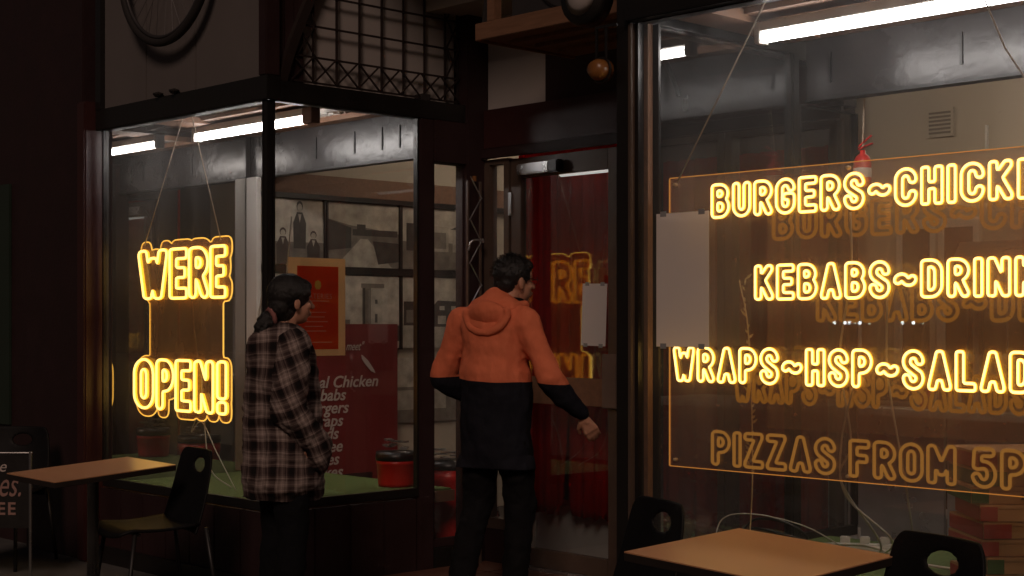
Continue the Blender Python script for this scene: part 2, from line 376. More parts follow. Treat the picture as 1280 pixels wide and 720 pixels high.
# upper panels on the facade above the left window
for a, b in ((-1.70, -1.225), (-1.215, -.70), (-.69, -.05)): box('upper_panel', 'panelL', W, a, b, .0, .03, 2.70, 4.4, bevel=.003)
box('fascia_beam', 'frame', W, -1.76, .03, -.03, .06, 2.575, 2.70, bevel=.004)
box('corner_post', 'maroon2', W, -.05, .02, -.03, .06, 2.70, 4.4, bevel=.006)
box('upper_post', 'frame', W, -1.76, -1.70, -.03, .06, 2.70, 4.4)
for x in (-1.03, -.86): MB().lathe([(.0, 0), (.02, 0), (.03, .012), (.03, .02), (.0, .03)], (x, -.035, 2.70), 10).build('clip', 'frame', W)
# side (x=0) upper zone: panel behind lattice
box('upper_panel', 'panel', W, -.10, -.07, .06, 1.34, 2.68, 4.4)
box('fascia_beam', 'frame', W, -.06, .03, .06, 1.50, 2.575, 2.68, bevel=.004)
box('door_post', 'maroon2', W, -.06, .05, 1.34, 1.50, .0, 4.4, bevel=.006)
# back of the alcove: lintel, upper panel and wall
box('lintel', 'maroon', W, .05, 2.5, 1.46, 1.58, 2.43, 2.66, bevel=.006)
box('lintel_moulding', 'maroon2', W, .05, 2.5, 1.44, 1.47, 2.375, 2.43, bevel=.004)
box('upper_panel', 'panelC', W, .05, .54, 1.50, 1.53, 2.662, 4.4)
box('upper_wall', 'maroon2', W, .54, 2.5, 1.48, 1.58, 2.662, 4.4)
box('wall', 'maroon2', W, -8, -1.8, .3, 6.2, 0, 4.4)
# right display: corner post, fascia, bracket
box('corner_post', 'frame', W, 2.435, 2.505, -.03, .05, 0, 4.4, bevel=.006)
box('fascia_beam', 'frame', W, 2.505, 5.6, -.06, .06, 2.605, 2.80, bevel=.004)
box('upper_panel', 'maroon2', W, 2.505, 5.6, .0, .04, 2.80, 4.4)
box('fascia_beam', 'frame', W, 2.44, 2.5, .05, 1.46, 2.60, 2.80)
box('upper_wall', 'maroon2', W, 2.45, 2.5, .05, 1.46, 2.80, 4.4)
box('wall', 'maroon2', W, 5.0, 5.6, .06, 6.2, 0, 4.4)
box('alcove_soffit', 'maroon2', W, .02, 2.44, -.03, 1.48, 4.0, 4.1)

# interior walls
box('interior_wall', 'wallint', W, -1.80, -1.75, 1.12, 5.0, 0.05, 3.2)
box('interior_wall', 'wallint', W, .25, 5.0, 5.0, 5.1, 0.05, 3.2)
box('dark_panelling', 'maroon2', W, -1.75, .12, 4.98, 5.08, 0.05, 3.2)
box('interior_pillar', 'maroon2', W, .06, .26, 4.8, 4.98, .05, 3.2)
box('picture_rail', 'timber', W, -1.75, -1.72, 1.12, 4.98, 2.29, 2.42)
box('picture_rail', 'frame', W, -1.75, -1.71, 1.12, 4.98, 2.255, 2.288)
box('picture_rail', 'frame', W, -1.75, -1.725, 1.12, 4.98, 1.755, 1.81)
box('interior_beam', 'frame', W, -1.75, 1.1, 1.7, 1.8, 2.6, 3.2)

# bulkheads behind the displays
def bulkhead(x0, x1, seams, zb):
    b = box('bulkhead', 'beam', W, x0, x1, 1.04, 1.10, zb, 2.72)
    box('bulkhead_trim', 'beamlip', b, x0, x1, 1.032, 1.104, zb-.014, zb-.001)
    for s in seams: box('seam', 'beamlip', b, s-.006, s+.006, 1.034, 1.039, zb+.06, zb+.19)
bulkhead(-1.75, .0, (-1.0, -.62, -.36, -.20), 2.372)
bulkhead(2.59, 5.0, (2.72, 3.34, 4.1, 4.6), 2.405)
# timber-framed pressed tin ceilings over the displays
def tin_ceiling(x0, x1, z):
    c = box('display_ceiling', 'tin', W, x0, x1, .0, 1.04, z+.012, z+.03)
    n = int((x1-x0)/.36)
    for i in range(n):
        for j in range(3):
            cx = x0+.2+i*(x1-x0-.04)/n; cy = .18+j*.33; m = MB()
            for k, r in enumerate((.155, .115, .075, .035)):
                pts = [(cx+r*(1+.10*math.cos(4*a))*math.cos(a), cy+r*(1+.10*math.cos(4*a))*math.sin(a), z+.008) for a in [2*math.pi*q/24 for q in range(24)]]
                m.tube(pts, .009, 5, closed=True)
            m.build('tin_panel', 'tin', c, smooth=True)
    box('ceiling_batten', 'timber', c, x0, x1, .40, .62, z-.024, z+.002)
    box('ceiling_batten', 'timber', c, x0, x1, .02, .075, z-.02, z+.002)
    box('ceiling_batten', 'timber', c, x0, x1, .94, 1.03, z-.03, z+.002)
    return c
cL = tin_ceiling(-1.69, -.02, 2.655); cR = tin_ceiling(2.53, 5.0, 2.690)
box('ceiling_joist', 'timber', cL, -1.5, -1.28, .076, .93, 2.615, 2.652); box('ceiling_joist', 'timber', cR, 2.56, 2.74, .076, .93, 2.64, 2.686)

# display floors with turf
box('display_floor', 'timberx', W, -1.74, -.04, .036, 1.32, .40, .462); box('display_floor', 'timberx', W, 2.54, 5.0, .036, 1.25, .40, .462)
t1 = box('artificial_turf', 'turf', None, -1.70, -.05, .06, 1.30, .463, .474); t1['kind'] = 'stuff'; t1['label'] = 'green artificial turf on the floor of the left display'
t2 = box('artificial_turf', 'turf', None, 2.59, 4.98, .06, 1.22, .463, .474); t2['kind'] = 'stuff'; t2['label'] = 'green artificial turf on the floor of the right display'
box('mirror_panel', 'mirror', W, -1.712, -1.704, .05, 1.0, .47, 2.64)
# white partition end
box('partition_post', 'whitep', W, -1.70, -1.58, 1.0, 1.035, .47, 2.36, bevel=.003)
box('partition_post', 'frame', W, -1.745, -1.705, 1.0, 1.035, .47, 2.65)

# ------------------------------------------------------------------ windows (frame members > glass)
def window_x(x0, x1, y, z0, z1, fw=.045, fd=.03, glassmat='pane', mull=()):
    w = MB()
    w.box(x0, x1, y-fd/2, y+fd/2, z0-fw, z0); w.box(x0, x1, y-fd/2, y+fd/2, z1, z1+.004)
    w.box(x0-.001, x0+.016, y-fd/2-.002, y+fd/2+.002, z0, z1)
    w.box(x1-.012, x1+.001, y-fd/2-.002, y+fd/2+.002, z0, z1)
    for mx in mull: w.box(mx-.012, mx+.012, y-fd/2, y+fd/2, z0, z1)
    f = w.build('display_window', 'frame', W)
    xs = [x0+.016]+list(mull)+[x1-.012]
    for a, b in zip(xs, xs[1:]): box('glass_pane', glassmat, f, a, b, y-.003, y+.003, z0, z1)
    return f
def window_y(x, y0, y1, z0, z1, fw=.045, fd=.03, glassmat='sidepane', mat='frame'):
    w = MB()
    w.box(x-fd/2, x+fd/2, y0, y1, z0-fw, z0); w.box(x-fd/2, x+fd/2, y0, y1, z1, z1+.004)
    w.box(x-fd/2-.002, x+fd/2+.002, y0-.001, y0+.012, z0, z1)
    w.box(x-fd/2-.002, x+fd/2+.002, y1-.012, y1+.001, z0, z1)
    f = w.build('display_window', mat, W)
    box('glass_pane', glassmat, f, x-.003, x+.003, y0+.012, y1-.012, z0, z1)
    return f
window_x(-1.70, -.022, .0, .50, 2.572)
box('corner_mullion', 'frame', W, -.020, .012, -.016, .016, .44, 2.574, bevel=.004)
window_y(.0, .018, 1.0, .50, 2.572, glassmat='cleanpane')
box('mullion', 'maroon2', W, -.022, .030, 1.003, 1.10, .0, 2.574, bevel=.004)
window_y(.0, 1.103, 1.34, .20, 2.33, mat='maroon2', glassmat='pane')
box('transom', 'maroon2', W, -.05, .04, 1.103, 1.34, 2.34, 2.574)
box('sill_board', 'frame', W, -.045, .045, 1.103, 1.34, .036, .153)
window_x(2.526, 5.0, .0, .50, 2.600)
box('post_trim', 'bronze', W, 2.507, 2.524, -.04, .02, .05, 2.60, bevel=.003)
box('post_return', 'timberx', W, 2.526, 2.56, .02, .05, .47, 2.60)
window_y(2.565, .06, .95, .50, 2.597)
box('mullion', 'frame', W, 2.545, 2.585, .953, 1.0, .0, 2.597, bevel=.004)
window_y(2.565, 1.003, 1.46, .50, 2.38)
box('riser', 'maroon2', W, 2.48, 2.494, .06, 1.46, .036, .44)
# back sidelights of the alcove
def sidelight(x0, x1, z0, z1):
    w = MB().box(x0, x1, 1.47, 1.53, z0-.06, z0).box(x0, x1, 1.47, 1.53, z1, z1+.03).box(x0-.001, x0+.04, 1.468, 1.532, z0, z1).box(x1-.04, x1+.001, 1.468, 1.532, z0, z1)
    f = w.build('sidelight', 'bronze', W); box('glass_pane', 'pane', f, x0+.04, x1-.04, 1.497, 1.503, z0, z1)
sidelight(.052, .255, .30, 2.34); sidelight(1.225, 1.80, .30, 2.34); sidelight(1.81, 2.46, .30, 2.34)
box('sill_board', 'maroon2', W, .052, .255, 1.475, 1.525, .036, .238); box('sill_board', 'maroon2', W, 1.225, 2.46, 1.475, 1.525, .036, .238)
box('door_post', 'frame', W, 1.165, 1.222, 1.46, 1.54, .036, 2.375, bevel=.004)
box('threshold', 'steel', W, .26, 1.16, 1.44, 1.56, .036, .06)

# door, slightly ajar
door = bpy.data.objects.new('door', None); COL.objects.link(door); door.parent = W
door.location = (.265, 1.5, .06); door.rotation_euler = (0, 0, R(-1.7)); door['label'] = 'bronze framed glass entry door standing slightly ajar'
DW = .895
box('stile', 'bronze', door, 0, .085, -.022, .022, 0, 2.30, bevel=.003); box('stile', 'bronze', door, DW-.125, DW, -.022, .022, 0, 2.30, bevel=.003)
box('rail', 'bronze', door, .085, DW-.125, -.022, .022, 2.19, 2.30, bevel=.003); box('rail', 'bronze', door, .085, DW-.125, -.022, .022, 0, .10, bevel=.003)
box('mid_rail', 'timberx', door, .085, DW-.125, -.024, .024, .915, 1.065, bevel=.003)
box('glass_pane', 'doorglass', door, .085, DW-.125, -.003, .003, 1.065, 2.19); box('glass_pane', 'doorglass', door, .085, DW-.125, -.003, .003, .10, .915)
box('lock_plate', 'lockp', door, DW-.155, DW-.045, -.040, -.024, .91, 1.20, bevel=.004)
hn = MB().tube([(DW-.018, -.028, .93), (DW-.018, -.055, .95), (DW-.018, -.055, 1.17), (DW-.018, -.028, 1.19)], .008, 8).build('pull_handle', 'steel', door, smooth=True)
box('hinge', 'steel', door, -.012, .012, -.034, -.023, 1.98, 2.11); box('hinge', 'steel', door, -.012, .012, -.034, -.023, .30, .42)
cl = box('door_closer', 'steel', door, .10, .36, -.075, -.025, 2.20, 2.26, bevel=.006); box('closer_cap', 'frame', cl, .36, .44, -.08, -.025, 2.195, 2.265, bevel=.008)
box('door_notice', 'paper', None, 0, .185, 0, .001, 0, .335)
dn = bpy.data.objects['door_notice']; dn.location = (.83, 1.462, 1.305); dn.rotation_euler = (R(-1), R(1.5), R(-1.7)); tag(dn, 'blank white sheet of paper taped inside the door glass', 'notice')

# curtain behind the alcove: pleated, ragged hem
def curtain(x0, x1, y, z0, z1, label):
    nx = int((x1-x0)/.018); rows = [z0, z0+.06, (z0+z1)/2, z1]; v = []; f = []
    for j, z in enumerate(rows):
        for i in range(nx+1):
            x = x0+(x1-x0)*i/nx
            zz = z+(random.choice((0, 0, 0, .03, .07, .15))*random.random() if j == 0 else 0)
            v.append((x, y+.022*math.sin(x*62+.8*math.sin(x*9))+.006*math.sin(x*171), zz))
    for j in range(3):
        for i in range(nx): a = j*(nx+1)+i; f.append((a, a+1, a+nx+2, a+nx+1))
    m = MB().add(v, f); o = m.build('curtain', 'curtain', None, smooth=True); tag(o, label, 'curtain')
    s = o.modifiers.new('s', 'SOLIDIFY'); s.thickness = .003
curtain(.16, 1.20, 1.66, .33, 2.45, 'red pleated curtain with ragged hem behind the entry door')
curtain(1.24, 2.30, 1.66, .30, 2.28, 'red pleated curtain behind the sidelight right of the entry door')
kb = box('hem_light_board', 'whitep', None, .2, 2.4, 1.74, 1.76, .052, .44); tag(kb, 'pale board added for interior light showing below the ragged curtain hem', 'board')  # added board; its pale colour stands for light under the curtain

# ------------------------------------------------------------------ lattice screen on the side panel
lat = thing('lattice_screen', 'dark iron lattice screen with crossed border above side window', 'screen', (-.03, 0, 0))
YS = [.305+.155*i for i in range(7)]
for y in YS: MB().bar((0, y, 2.70 if y > .2 else 2.8), (0, y, 4.3), .010, .010).build('bar', 'lattice', lat)
ZS = [2.70, 2.835]+[2.835+.165*i for i in range(1, 9)]
for z in ZS:
    ys = .16+.07*(z-2.7)/.165 if z < 3.3 else .42
    MB().bar((.006, max(.12, ys-.03), z), (.006, 1.335, z), .010, .010).build('bar', 'lattice', lat)
MB().bar((0, 1.335, 2.70), (0, 1.335, 4.3), .010, .010).build('bar', 'lattice', lat)
for i in range(8):
    y = .15+.1475*i
    if i < 8:
        MB().bar((.012, y+.005, 2.70), (.012, min(1.33, y+.15), 2.835), .008).build('brace', 'lattice', lat)
        MB().bar((.018, y+.005, 2.835), (.018, min(1.33, y+.15), 2.70), .008).build('brace', 'lattice', lat)
for i in range(9):
    z = 2.835+.165*i
    for (a, b) in ((0, 1), (1, 0)):
        MB().bar((.012+.006*a, 1.235, z+.165*a), (.012+.006*a, 1.33, z+.165*b), .008).build('brace', 'lattice', lat)
    if i < 3: 
        for (a, b) in ((0, 1), (1, 0)): MB().bar((.012+.006*a, .19+.055*i, z+.165*a), (.012+.006*a, .305, z+.165*b), .008).build('brace', 'lattice', lat)
# curved arch band with timber boards behind
m = MB(); pts = [(.018, .085+.22*((z-2.66)/.55)**1.25 if z > 2.66 else .085, z) for z in [2.66+.06*i for i in range(22)]]
for p, q in zip(pts, pts[1:]): m.bar(p, q, .035, .05)
m.build('arch_band', 'lattice', lat, smooth=False)
for i in range(3):
    box('arch_board', 'maroon2', lat, -.03, .0, .065+.06*i, .122+.06*i, 2.69, 4.2, bevel=.003)

# bicycle wheel hanging on the facade
wh = thing('bicycle_wheel', 'old spoked bicycle wheel hung on the upper cream wall', 'wheel', (-.87, -.09, 3.45))
R0 = .47
m = MB(); m.tube([(R0*math.cos(a), 0, R0*math.sin(a)) for a in [2*math.pi*k/64 for k in range(64)]], .023, 8, closed=True); m.build('tyre', 'tyre', wh, smooth=True)
m = MB(); m.tube([((R0-.03)*math.cos(a), 0, (R0-.03)*math.sin(a)) for a in [2*math.pi*k/64 for k in range(64)]], .011, 6, closed=True); m.build('rim', 'acframe', wh, smooth=True)
MB().lathe([(.0, -.05), (.015, -.05), (.03, -.03), (.015, -.02), (.015, .02), (.03, .03), (.015, .05), (0, .05)], n=12, axis='y').build('hub', 'acframe', wh, smooth=True)
for k in range(32):
    a = 2*math.pi*k/32; a2 = a+.35*(1 if k % 2 else -1); s = .03 if k % 4 < 2 else -.03
    MB().tube([(.025*math.cos(a2), s, .025*math.sin(a2)), ((R0-.035)*math.cos(a), 0, (R0-.035)*math.sin(a))], .0015, 4).build('spoke', 'acframe', wh)
MB().bar((0, .045, .0), (0, .088, .0), .02).build('bracket', 'acframe', wh)

# timber platform with an air conditioner above the entry
pf = thing('timber_platform', 'weathered timber platform carrying the air conditioner above the entry', 'platform', (1.13, .45, 2.79))
for i in range(5): box('plank', 'timberx', pf, -.0, 1.15, .004+.13*i, .128+.13*i, .0, .02, bevel=.002)
box('beam', 'timber', pf, -.02, 1.15, -.024, .0, -.008, .075, bevel=.003)
box('beam', 'timber', pf, -.024, .0, .0, .66, -.01, .07, bevel=.003); box('upright', 'timber', pf, .06, .11, -.02, .03, .076, .6, bevel=.002)
MB().bar((-.01, .03, .0), (.06, .0, .26), .035, .03).build('brace', 'acframe', pf)
box('support_post', 'timber', pf, .42, .47, .60, .65, -.55, -.012, bevel=.003)
for i in range(3): box('slat', 'timberx', pf, .1, 1.1, .1+.16*i, .13+.16*i, -.02, -.002)
ac = thing('air_conditioner', 'dark air conditioner unit sitting on the timber platform', 'air conditioner', (1.30, .48, 2.812))
box('casing', 'acframe', ac, 0, .80, 0, .35, 0, .58, bevel=.012)
m = MB()
for r in (.24, .19, .14, .09, .04): m.tube([(.4+r*math.cos(a), -.012, .29+r*math.sin(a)) for a in [2*math.pi*k/28 for k in range(28)]], .004, 4, closed=True)
m.build('fan_grille', 'frame', ac)
cable('hose', [(.75, .2, -.01), (.62, .32, -.10), (.50, .5, -.16), (.44, .60, -.10), (.52, .62, -.3)], .012, 'black_cable', ac)
# security light and bracket lamp near the corner post
sl = thing('security_light', 'round amber floodlight on a bracket left of the right window', 'light', (2.40, -.075, 2.425)); sl.scale = (.85, .85, .85)
MB().lathe([(0, -.06), (.035, -.06), (.05, -.03), (.052, .03), (.03, .05), (0, .055)], n=16, axis='y').build('lamp_head', 'lampbody', sl, smooth=True)
MB().tube([(.056*math.cos(a), .0, .056*math.sin(a)) for a in [R(d) for d in range(0, 361, 15)]], .007, 6).build('strap', 'frame', sl)
MB().bar((-.03, 0, .055), (-.03, 0, .20), .010).bar((.03, 0, .055), (.03, 0, .20), .010).bar((-.035, 0, .20), (.035, 0, .20), .012).bar((0, 0, .20), (.1, .0, .20), .014).build('bracket', 'frame', sl)
wl2 = thing('wall_lamp', 'round dark bulkhead lamp on the fascia above the entry corner', 'light', (2.28, -.05, 2.74))
MB().lathe([(0, -.02), (.11, -.02), (.12, 0), (.12, .05), (0, .06)], n=20, axis='y').build('housing', 'frame', wl2, smooth=True)
MB().lathe([(0, -.045), (.05, -.04), (.08, -.022), (0, -.021)], n=20, axis='y').build('lens', 'panel', wl2, smooth=True)
sb = thing('small_sensor', 'small pale sensor on the maroon lintel right of the door', 'sensor', (1.57, 1.45, 2.55))
MB().lathe([(0, -.05), (.012, -.05), (.016, -.02), (.016, .01), (0, .01)], n=12).build('sensor_body', 'panel', sb, smooth=True)
box('sensor_mount', 'acframe', sb, -.012, .012, .0, .01, -.02, .03)

# folded scissor gate
g = thing('scissor_gate', 'folded metal scissor gate standing beside the entry sidelight', 'gate', (.085, 1.36, .04))
for y in (-.052, .045): MB().box(-.006, .006, y-.006, y+.006, 0, 2.20).build('upright', 'bronze', g)
for k in range(17):
    z = .10+.125*k; s = 1 if k % 2 else -1
    MB().bar((.010, -.048*s, z), (.010, .04*s, z+.125), .007, .004).build('cross_bar', 'steel', g)
MB().lathe([(0, 0), (.012, 0), (.012, .03), (0, .03)], (0, .0, 2.2), 10).build('bolt', 'lampbody', g)
cable('latch_hook', [(.02, .045, 1.87), (.04, .03, 1.85), (.05, -.02, 1.86), (.04, -.06, 1.85), (.03, -.075, 1.80)], .006, 'steel', g)

# ------------------------------------------------------------------ fluorescent battens
def batten(name, x0, x1, y, z, label, block):
    t = thing(name, label, 'light', (x0, y, z), group='fluorescent battens over the displays')
    L_ = x1-x0
    box('batten_body', 'whitep', t, .0, L_, -.03, .03, .022, .062, bevel=.003)
    MB().lathe([(0, .0), (.021, .0), (.021, L_), (0, L_)], n=14, axis='x').build('tube', 'tube', t, smooth=True)
    for e in (-.045, L_): 
        if (e < 0) or block: box('end_block', 'timber' if e > 0 else 'whitep', t, e if e > 0 else -.03, (e+.09) if e > 0 else 0.0, -.03, .03, -.025, .062, bevel=.003)
    return t
batten('batten_light', -1.47, -.36, .5, 2.555, 'white fluorescent batten with timber end block above the left display', True)
batten('batten_light', 2.765, 4.6, .5, 2.58, 'long white fluorescent batten above the right display', False)
ti = thing('ceiling_fill_light', 'unseen fluorescent fitting added to light the deep shop interior', 'light', (2.4, 3.6, 3.12))  # unseen fitting, added to brighten the interior
box('fitting', 'whitep', ti, -.6, .6, -.06, .06, .03, .08); MB().lathe([(0, -.58), (.018, -.58), (.018, .58), (0, .58)], n=10, axis='x').build('tube', 'tubein', ti)
db = thing('door_tube_reflection', 'tube added inside the entry door in place of a reflected batten', 'light', (.56, 1.585, 2.262))  # added tube in place of the batten mirrored in the door
box('batten_body', 'whitep', db, 0, .5, -.012, .012, .016, .03); MB().lathe([(0, 0), (.016, 0), (.016, .5), (0, .5)], n=12, axis='x').build('tube', 'tubedim', db, smooth=True)
ti2 = copy_tree(ti); ti2.location = (-.7, 2.9, 3.12); ti2['label'] = 'unseen fluorescent fitting added to light the framed photographs'; ti2.scale = (.7, 1, 1)  # second unseen fitting, added to brighten the left wall

# ------------------------------------------------------------------ neon lettering
def arc(cx, cy, rx, ry, a0, a1, n=14):
    return [(cx+rx*math.cos(R(a0+(a1-a0)*k/n)), cy+ry*math.sin(R(a0+(a1-a0)*k/n))) for k in range(n+1)]
g_ = {}
w = .44
g_['B'] = ([[(0, 0), (0, 1), (.16, 1)]+arc(.18, .77, .23, .23, 90, -90)+[(0, .54)], [(.18, .54)]+arc(.20, .27, .24, .27, 90, -90)+[(0, 0)]], w, 2)
g_['U'] = ([[(0, 1), (0, .25)]+arc(.21, .25, .21, .25, 180, 360)+[(.42, 1)]], .42, 2)
g_['R'] = ([[(0, 0), (0, 1), (.16, 1)]+arc(.18, .745, .24, .255, 90, -90)+[(0, .49)], [(.2, .49), (.42, 0)]], .42, 2)
g_['P'] = ([[(0, 0), (0, 1), (.16, 1)]+arc(.18, .73, .24, .27, 90, -90)+[(0, .46)]], .42, 2)
g_['D'] = ([[(0, 0), (0, 1), (.16, 1)]+arc(.18, .72, .25, .28, 90, 0)+arc(.18, .28, .25, .28, 0, -90)+[(0, 0)]], w, 2)
g_['O'] = ([arc(.22, .75, .22, .25, 0, 180)+arc(.22, .25, .22, .25, 180, 360)+[(.44, .75)]], w, 2)
g_['C'] = ([arc(.22, .75, .22, .25, 0, 180)+arc(.22, .25, .22, .25, 180, 360)], w, 2)
g_['G'] = ([arc(.22, .75, .22, .25, 10, 180)+arc(.22, .25, .22, .25, 180, 360)+[(.44, .48), (.26, .48)]], w, 2)
g_['S'] = ([arc(.21, .77, .21, .23, 5, 180)+arc(.21, .77, .21, .24, 180, 235)+[(.32, .40)]+arc(.21, .23, .21, .23, 35, 0)+arc(.21, .23, .21, .23, 0, -180)], .42, 2)
g_['E'] = ([[(.38, 1), (0, 1), (0, 0), (.38, 0)], [(0, .52), (.32, .52)]], .38, 5)
g_['F'] = ([[(.38, 1), (0, 1), (0, 0)], [(0, .50), (.32, .50)]], .38, 5)
g_['L'] = ([[(0, 1), (0, 0), (.36, 0)]], .36, 5)
g_['H'] = ([[(0, 1), (0, 0)], [(.42, 1), (.42, 0)], [(0, .5), (.42, .5)]], .42, 5)
g_['I'] = ([[(0, 0), (0, 1)]], .0, 5)
g_['K'] = ([[(0, 0), (0, 1)], [(.42, 1), (.04, .46)], [(.14, .58), (.44, 0)]], w, 3)
g_['N'] = ([[(0, 0), (0, 1), (.42, 0), (.42, 1)]], .42, 3)
g_['M'] = ([[(0, 0), (0, 1), (.29, .28), (.58, 1), (.58, 0)]], .58, 3)
g_['W'] = ([[(0, 1), (.15, 0), (.30, .80), (.45, 0), (.60, 1)]], .60, 3)
g_['A'] = ([[(0, 0), (.23, 1), (.46, 0)], [(.09, .30), (.37, .30)]], .46, 3)
g_['Z'] = ([[(0, 1), (.40, 1), (0, 0), (.42, 0)]], .42, 4)
g_['5'] = ([[(.38, 1), (.04, 1), (.02, .56)]+arc(.20, .30, .22, .30, 110, -160)], .42, 2)
g_['!'] = ([[(0, .36), (0, 1)], [(0, 0), (0, .03)]], .0, 4)
g_['~'] = ([arc(.12, .46, .12, .10, 180, 20, 8)+arc(.36, .50, .12, .10, 200, 360, 8)], .48, 2)

def segs_of(strokes):
    s = []
    for st in strokes:
        for p, q in zip(st, st[1:]): s.append((*p, *q))
    return np.array(s)
def sdf(S, X, Y, p=2):
    d = np.full(X.shape, 9.0)
    for x0, y0, x1, y1 in S:
        dx, dy = x1-x0, y1-y0; L2 = dx*dx+dy*dy+1e-12
        t = np.clip(((X-x0)*dx+(Y-y0)*dy)/L2, 0, 1)
        ax, ay = np.abs(X-x0-t*dx), np.abs(Y-y0-t*dy)
        d = np.minimum(d, (ax**p+ay**p)**(1/p))
    return d
def contours(F, xs, ys, level=0.0):
    """marching squares, chained to closed loops"""
    F = F-level; ny, nx = F.shape; nxt = {}; pos = {}
    def ep(i, j, e):      # edge keys: ('h',i,j) from (i,j)->(i,j+1) ; ('v',i,j) from (i,j)->(i+1,j)
        k = {0: ('h', i, j), 1: ('v', i, j+1), 2: ('h', i+1, j), 3: ('v', i, j)}[e]
        if k not in pos:
            a = F[k[1], k[2]]; b = F[k[1], k[2]+1] if k[0] == 'h' else F[k[1]+1, k[2]]; t = a/(a-b)
            pos[k] = (xs[k[2]]+t*(xs[k[2]+1]-xs[k[2]]), ys[k[1]]) if k[0] == 'h' else (xs[k[2]], ys[k[1]]+t*(ys[k[1]+1]-ys[k[1]]))
        return k
    I = F < 0
    for i in range(ny-1):
        for j in range(nx-1):
            c = (I[i, j], I[i, j+1], I[i+1, j+1], I[i+1, j])
            if all(c) or not any(c): continue
            cr = [e for e in range(4) if c[e] != c[(e+1) % 4]]
            prs = [(cr[0], cr[1])] if len(cr) == 2 else ([(0, 1), (2, 3)] if c[1] != c[0] and c[0] else [(3, 0), (1, 2)])
            for a, b in prs:
                a, b = ep(i, j, a), ep(i, j, b); nxt.setdefault(a, []).append(b); nxt.setdefault(b, []).append(a)
    loops = []; seen = set()
    for k0 in list(nxt):
        if k0 in seen: continue
        loop = [k0]; seen.add(k0); cur = k0
        while True:
            n = [q for q in nxt[cur] if q not in seen]
            if not n: break
            cur = n[0]; seen.add(cur); loop.append(cur)
        if len(loop) > 5: loops.append([pos[q] for q in loop])
    return loops
def resample(loop, step, smooth=2):
    P = np.array(loop)
    for _ in range(smooth): P = (np.roll(P, 1, 0)+2*P+np.roll(P, -1, 0))/4
    Q = np.vstack([P, P[:1]]); d = np.hypot(*np.diff(Q, axis=0).T); s = np.r_[0, np.cumsum(d)]; n = max(8, int(s[-1]/step))
    t = np.linspace(0, s[-1], n, endpoint=False)
    return np.c_[np.interp(t, s, Q[:, 0]), np.interp(t, s, Q[:, 1])]
_gc = {}
def glyph_loops(ch, r, cell):
    k = (ch, r)
    if k not in _gc:
        st, gw, p = g_[ch]; S = segs_of(st); h = .022
        xs = np.arange(-r-.1, gw+r+.1, h); ys = np.arange(-r-.1, 1+r+.1, h); X, Y = np.meshgrid(xs, ys)
        _gc[k] = [resample(l, .05) for l in contours(sdf(S, X, Y, p)-r, xs, ys) if len(l) > 12]
    return _gc[k]
def place_row(txt, x0, anchor_i, anchor_x, r, gap, sp=.34):
    """left outline edge of char 0 at x0, of char anchor_i at anchor_x -> list (ch, x_unit), scale"""
    u = 0; pos = []
    for ch in txt:
        if ch == ' ': u += sp; pos.append(None); continue
        pos.append(u); u += g_[ch][1]+2*r+gap
    s = (anchor_x-x0)/pos[anchor_i]
    return [(ch, x0+(p+r)*s) for ch, p in zip(txt, pos) if p is not None], s
def neon_row(parent, txt, x0, ai, ax_, zb, zt, y, r=.115, gap=.18, tr=.0052, core='neonR', base='neonRbase', off=None):
    lay, sx = place_row(txt, x0, ai, ax_, r, gap)
    sz = (zt-zb)/(1+2*r); z0 = zb+r*sz
    for ch, x in lay:
        L = glyph_loops(ch, r, 1); mc = MB(); mb = MB()
        for l in L:
            if len(l) < 10: continue
            pts = [(q[0]*sx, 0, q[1]*sz) for q in l]
            mc.tube(pts, tr*.90, 6, closed=True); mb.tube([(a, .0045, c) for a, b, c in pts], tr*1.18, 6, closed=True)
        b = mb.build('neon_letter', base, parent, smooth=True); b.location = (x, y, z0)
        c = mc.build('neon_tube', core, b, smooth=True)
    return lay, sx, sz, z0

SGN = thing('neon_menu_sign', 'large clear acrylic sign with yellow neon food words in right window', 'sign', (3.53, .10, 1.43))
def rel(x): return x-3.53
SX0, SX1, SZ0, SZ1 = rel(2.60), rel(4.47), .862-1.43, 1.993-1.43
box('acrylic_panel', 'acrylic', SGN, SX0, SX1, .010, .016, SZ0, SZ1)
for a in ((SX0-.003, SX0-.0005, .009, .017, SZ0, SZ1), (SX1+.0005, SX1+.003, .009, .017, SZ0, SZ1), (SX0, SX1, .009, .017, SZ1+.0005, SZ1+.0035), (SX0, SX1, .009, .017, SZ0-.003, SZ0-.0005)):
    box('panel_edge', 'edgeglow', SGN, *a)
def zz(z): return z-1.43
neon_row(SGN, 'BURGERS~CHICKEN', rel(2.818), 13, rel(4.069), zz(1.828), zz(1.953), 0)
neon_row(SGN, 'KEBABS~DRINKS', rel(3.022), 11, rel(4.060), zz(1.512), zz(1.637), 0)
neon_row(SGN, 'WRAPS~HSP~SALADS', rel(2.630), 14, rel(4.041), zz(1.198), zz(1.328), 0)
neon_row(SGN, 'PIZZAS FROM 5PM', rel(2.818), 13, rel(4.010), zz(.882), zz(1.008), 0, core='offneon', base='offneon')
for x, z in ((2.637, 1.967), (4.43, 1.967), (2.637, .888), (3.427, .880), (4.43, .888), (3.427, 1.975)):
    MB().lathe([(0, -.008), (.006, -.008), (.007, -.002), (.007, .010), (0, .010)], (rel(x), 0, zz(z)), 10, 'y').build('standoff', 'bead', SGN, smooth=True)
for k in range(9): box('led_driver_fin', 'edgeglow', SGN, rel(3.566), rel(3.584), .02, .024, zz(1.835-.009*k), zz(1.839-.009*k))
SGN.rotation_euler = (0, 0, R(.3))

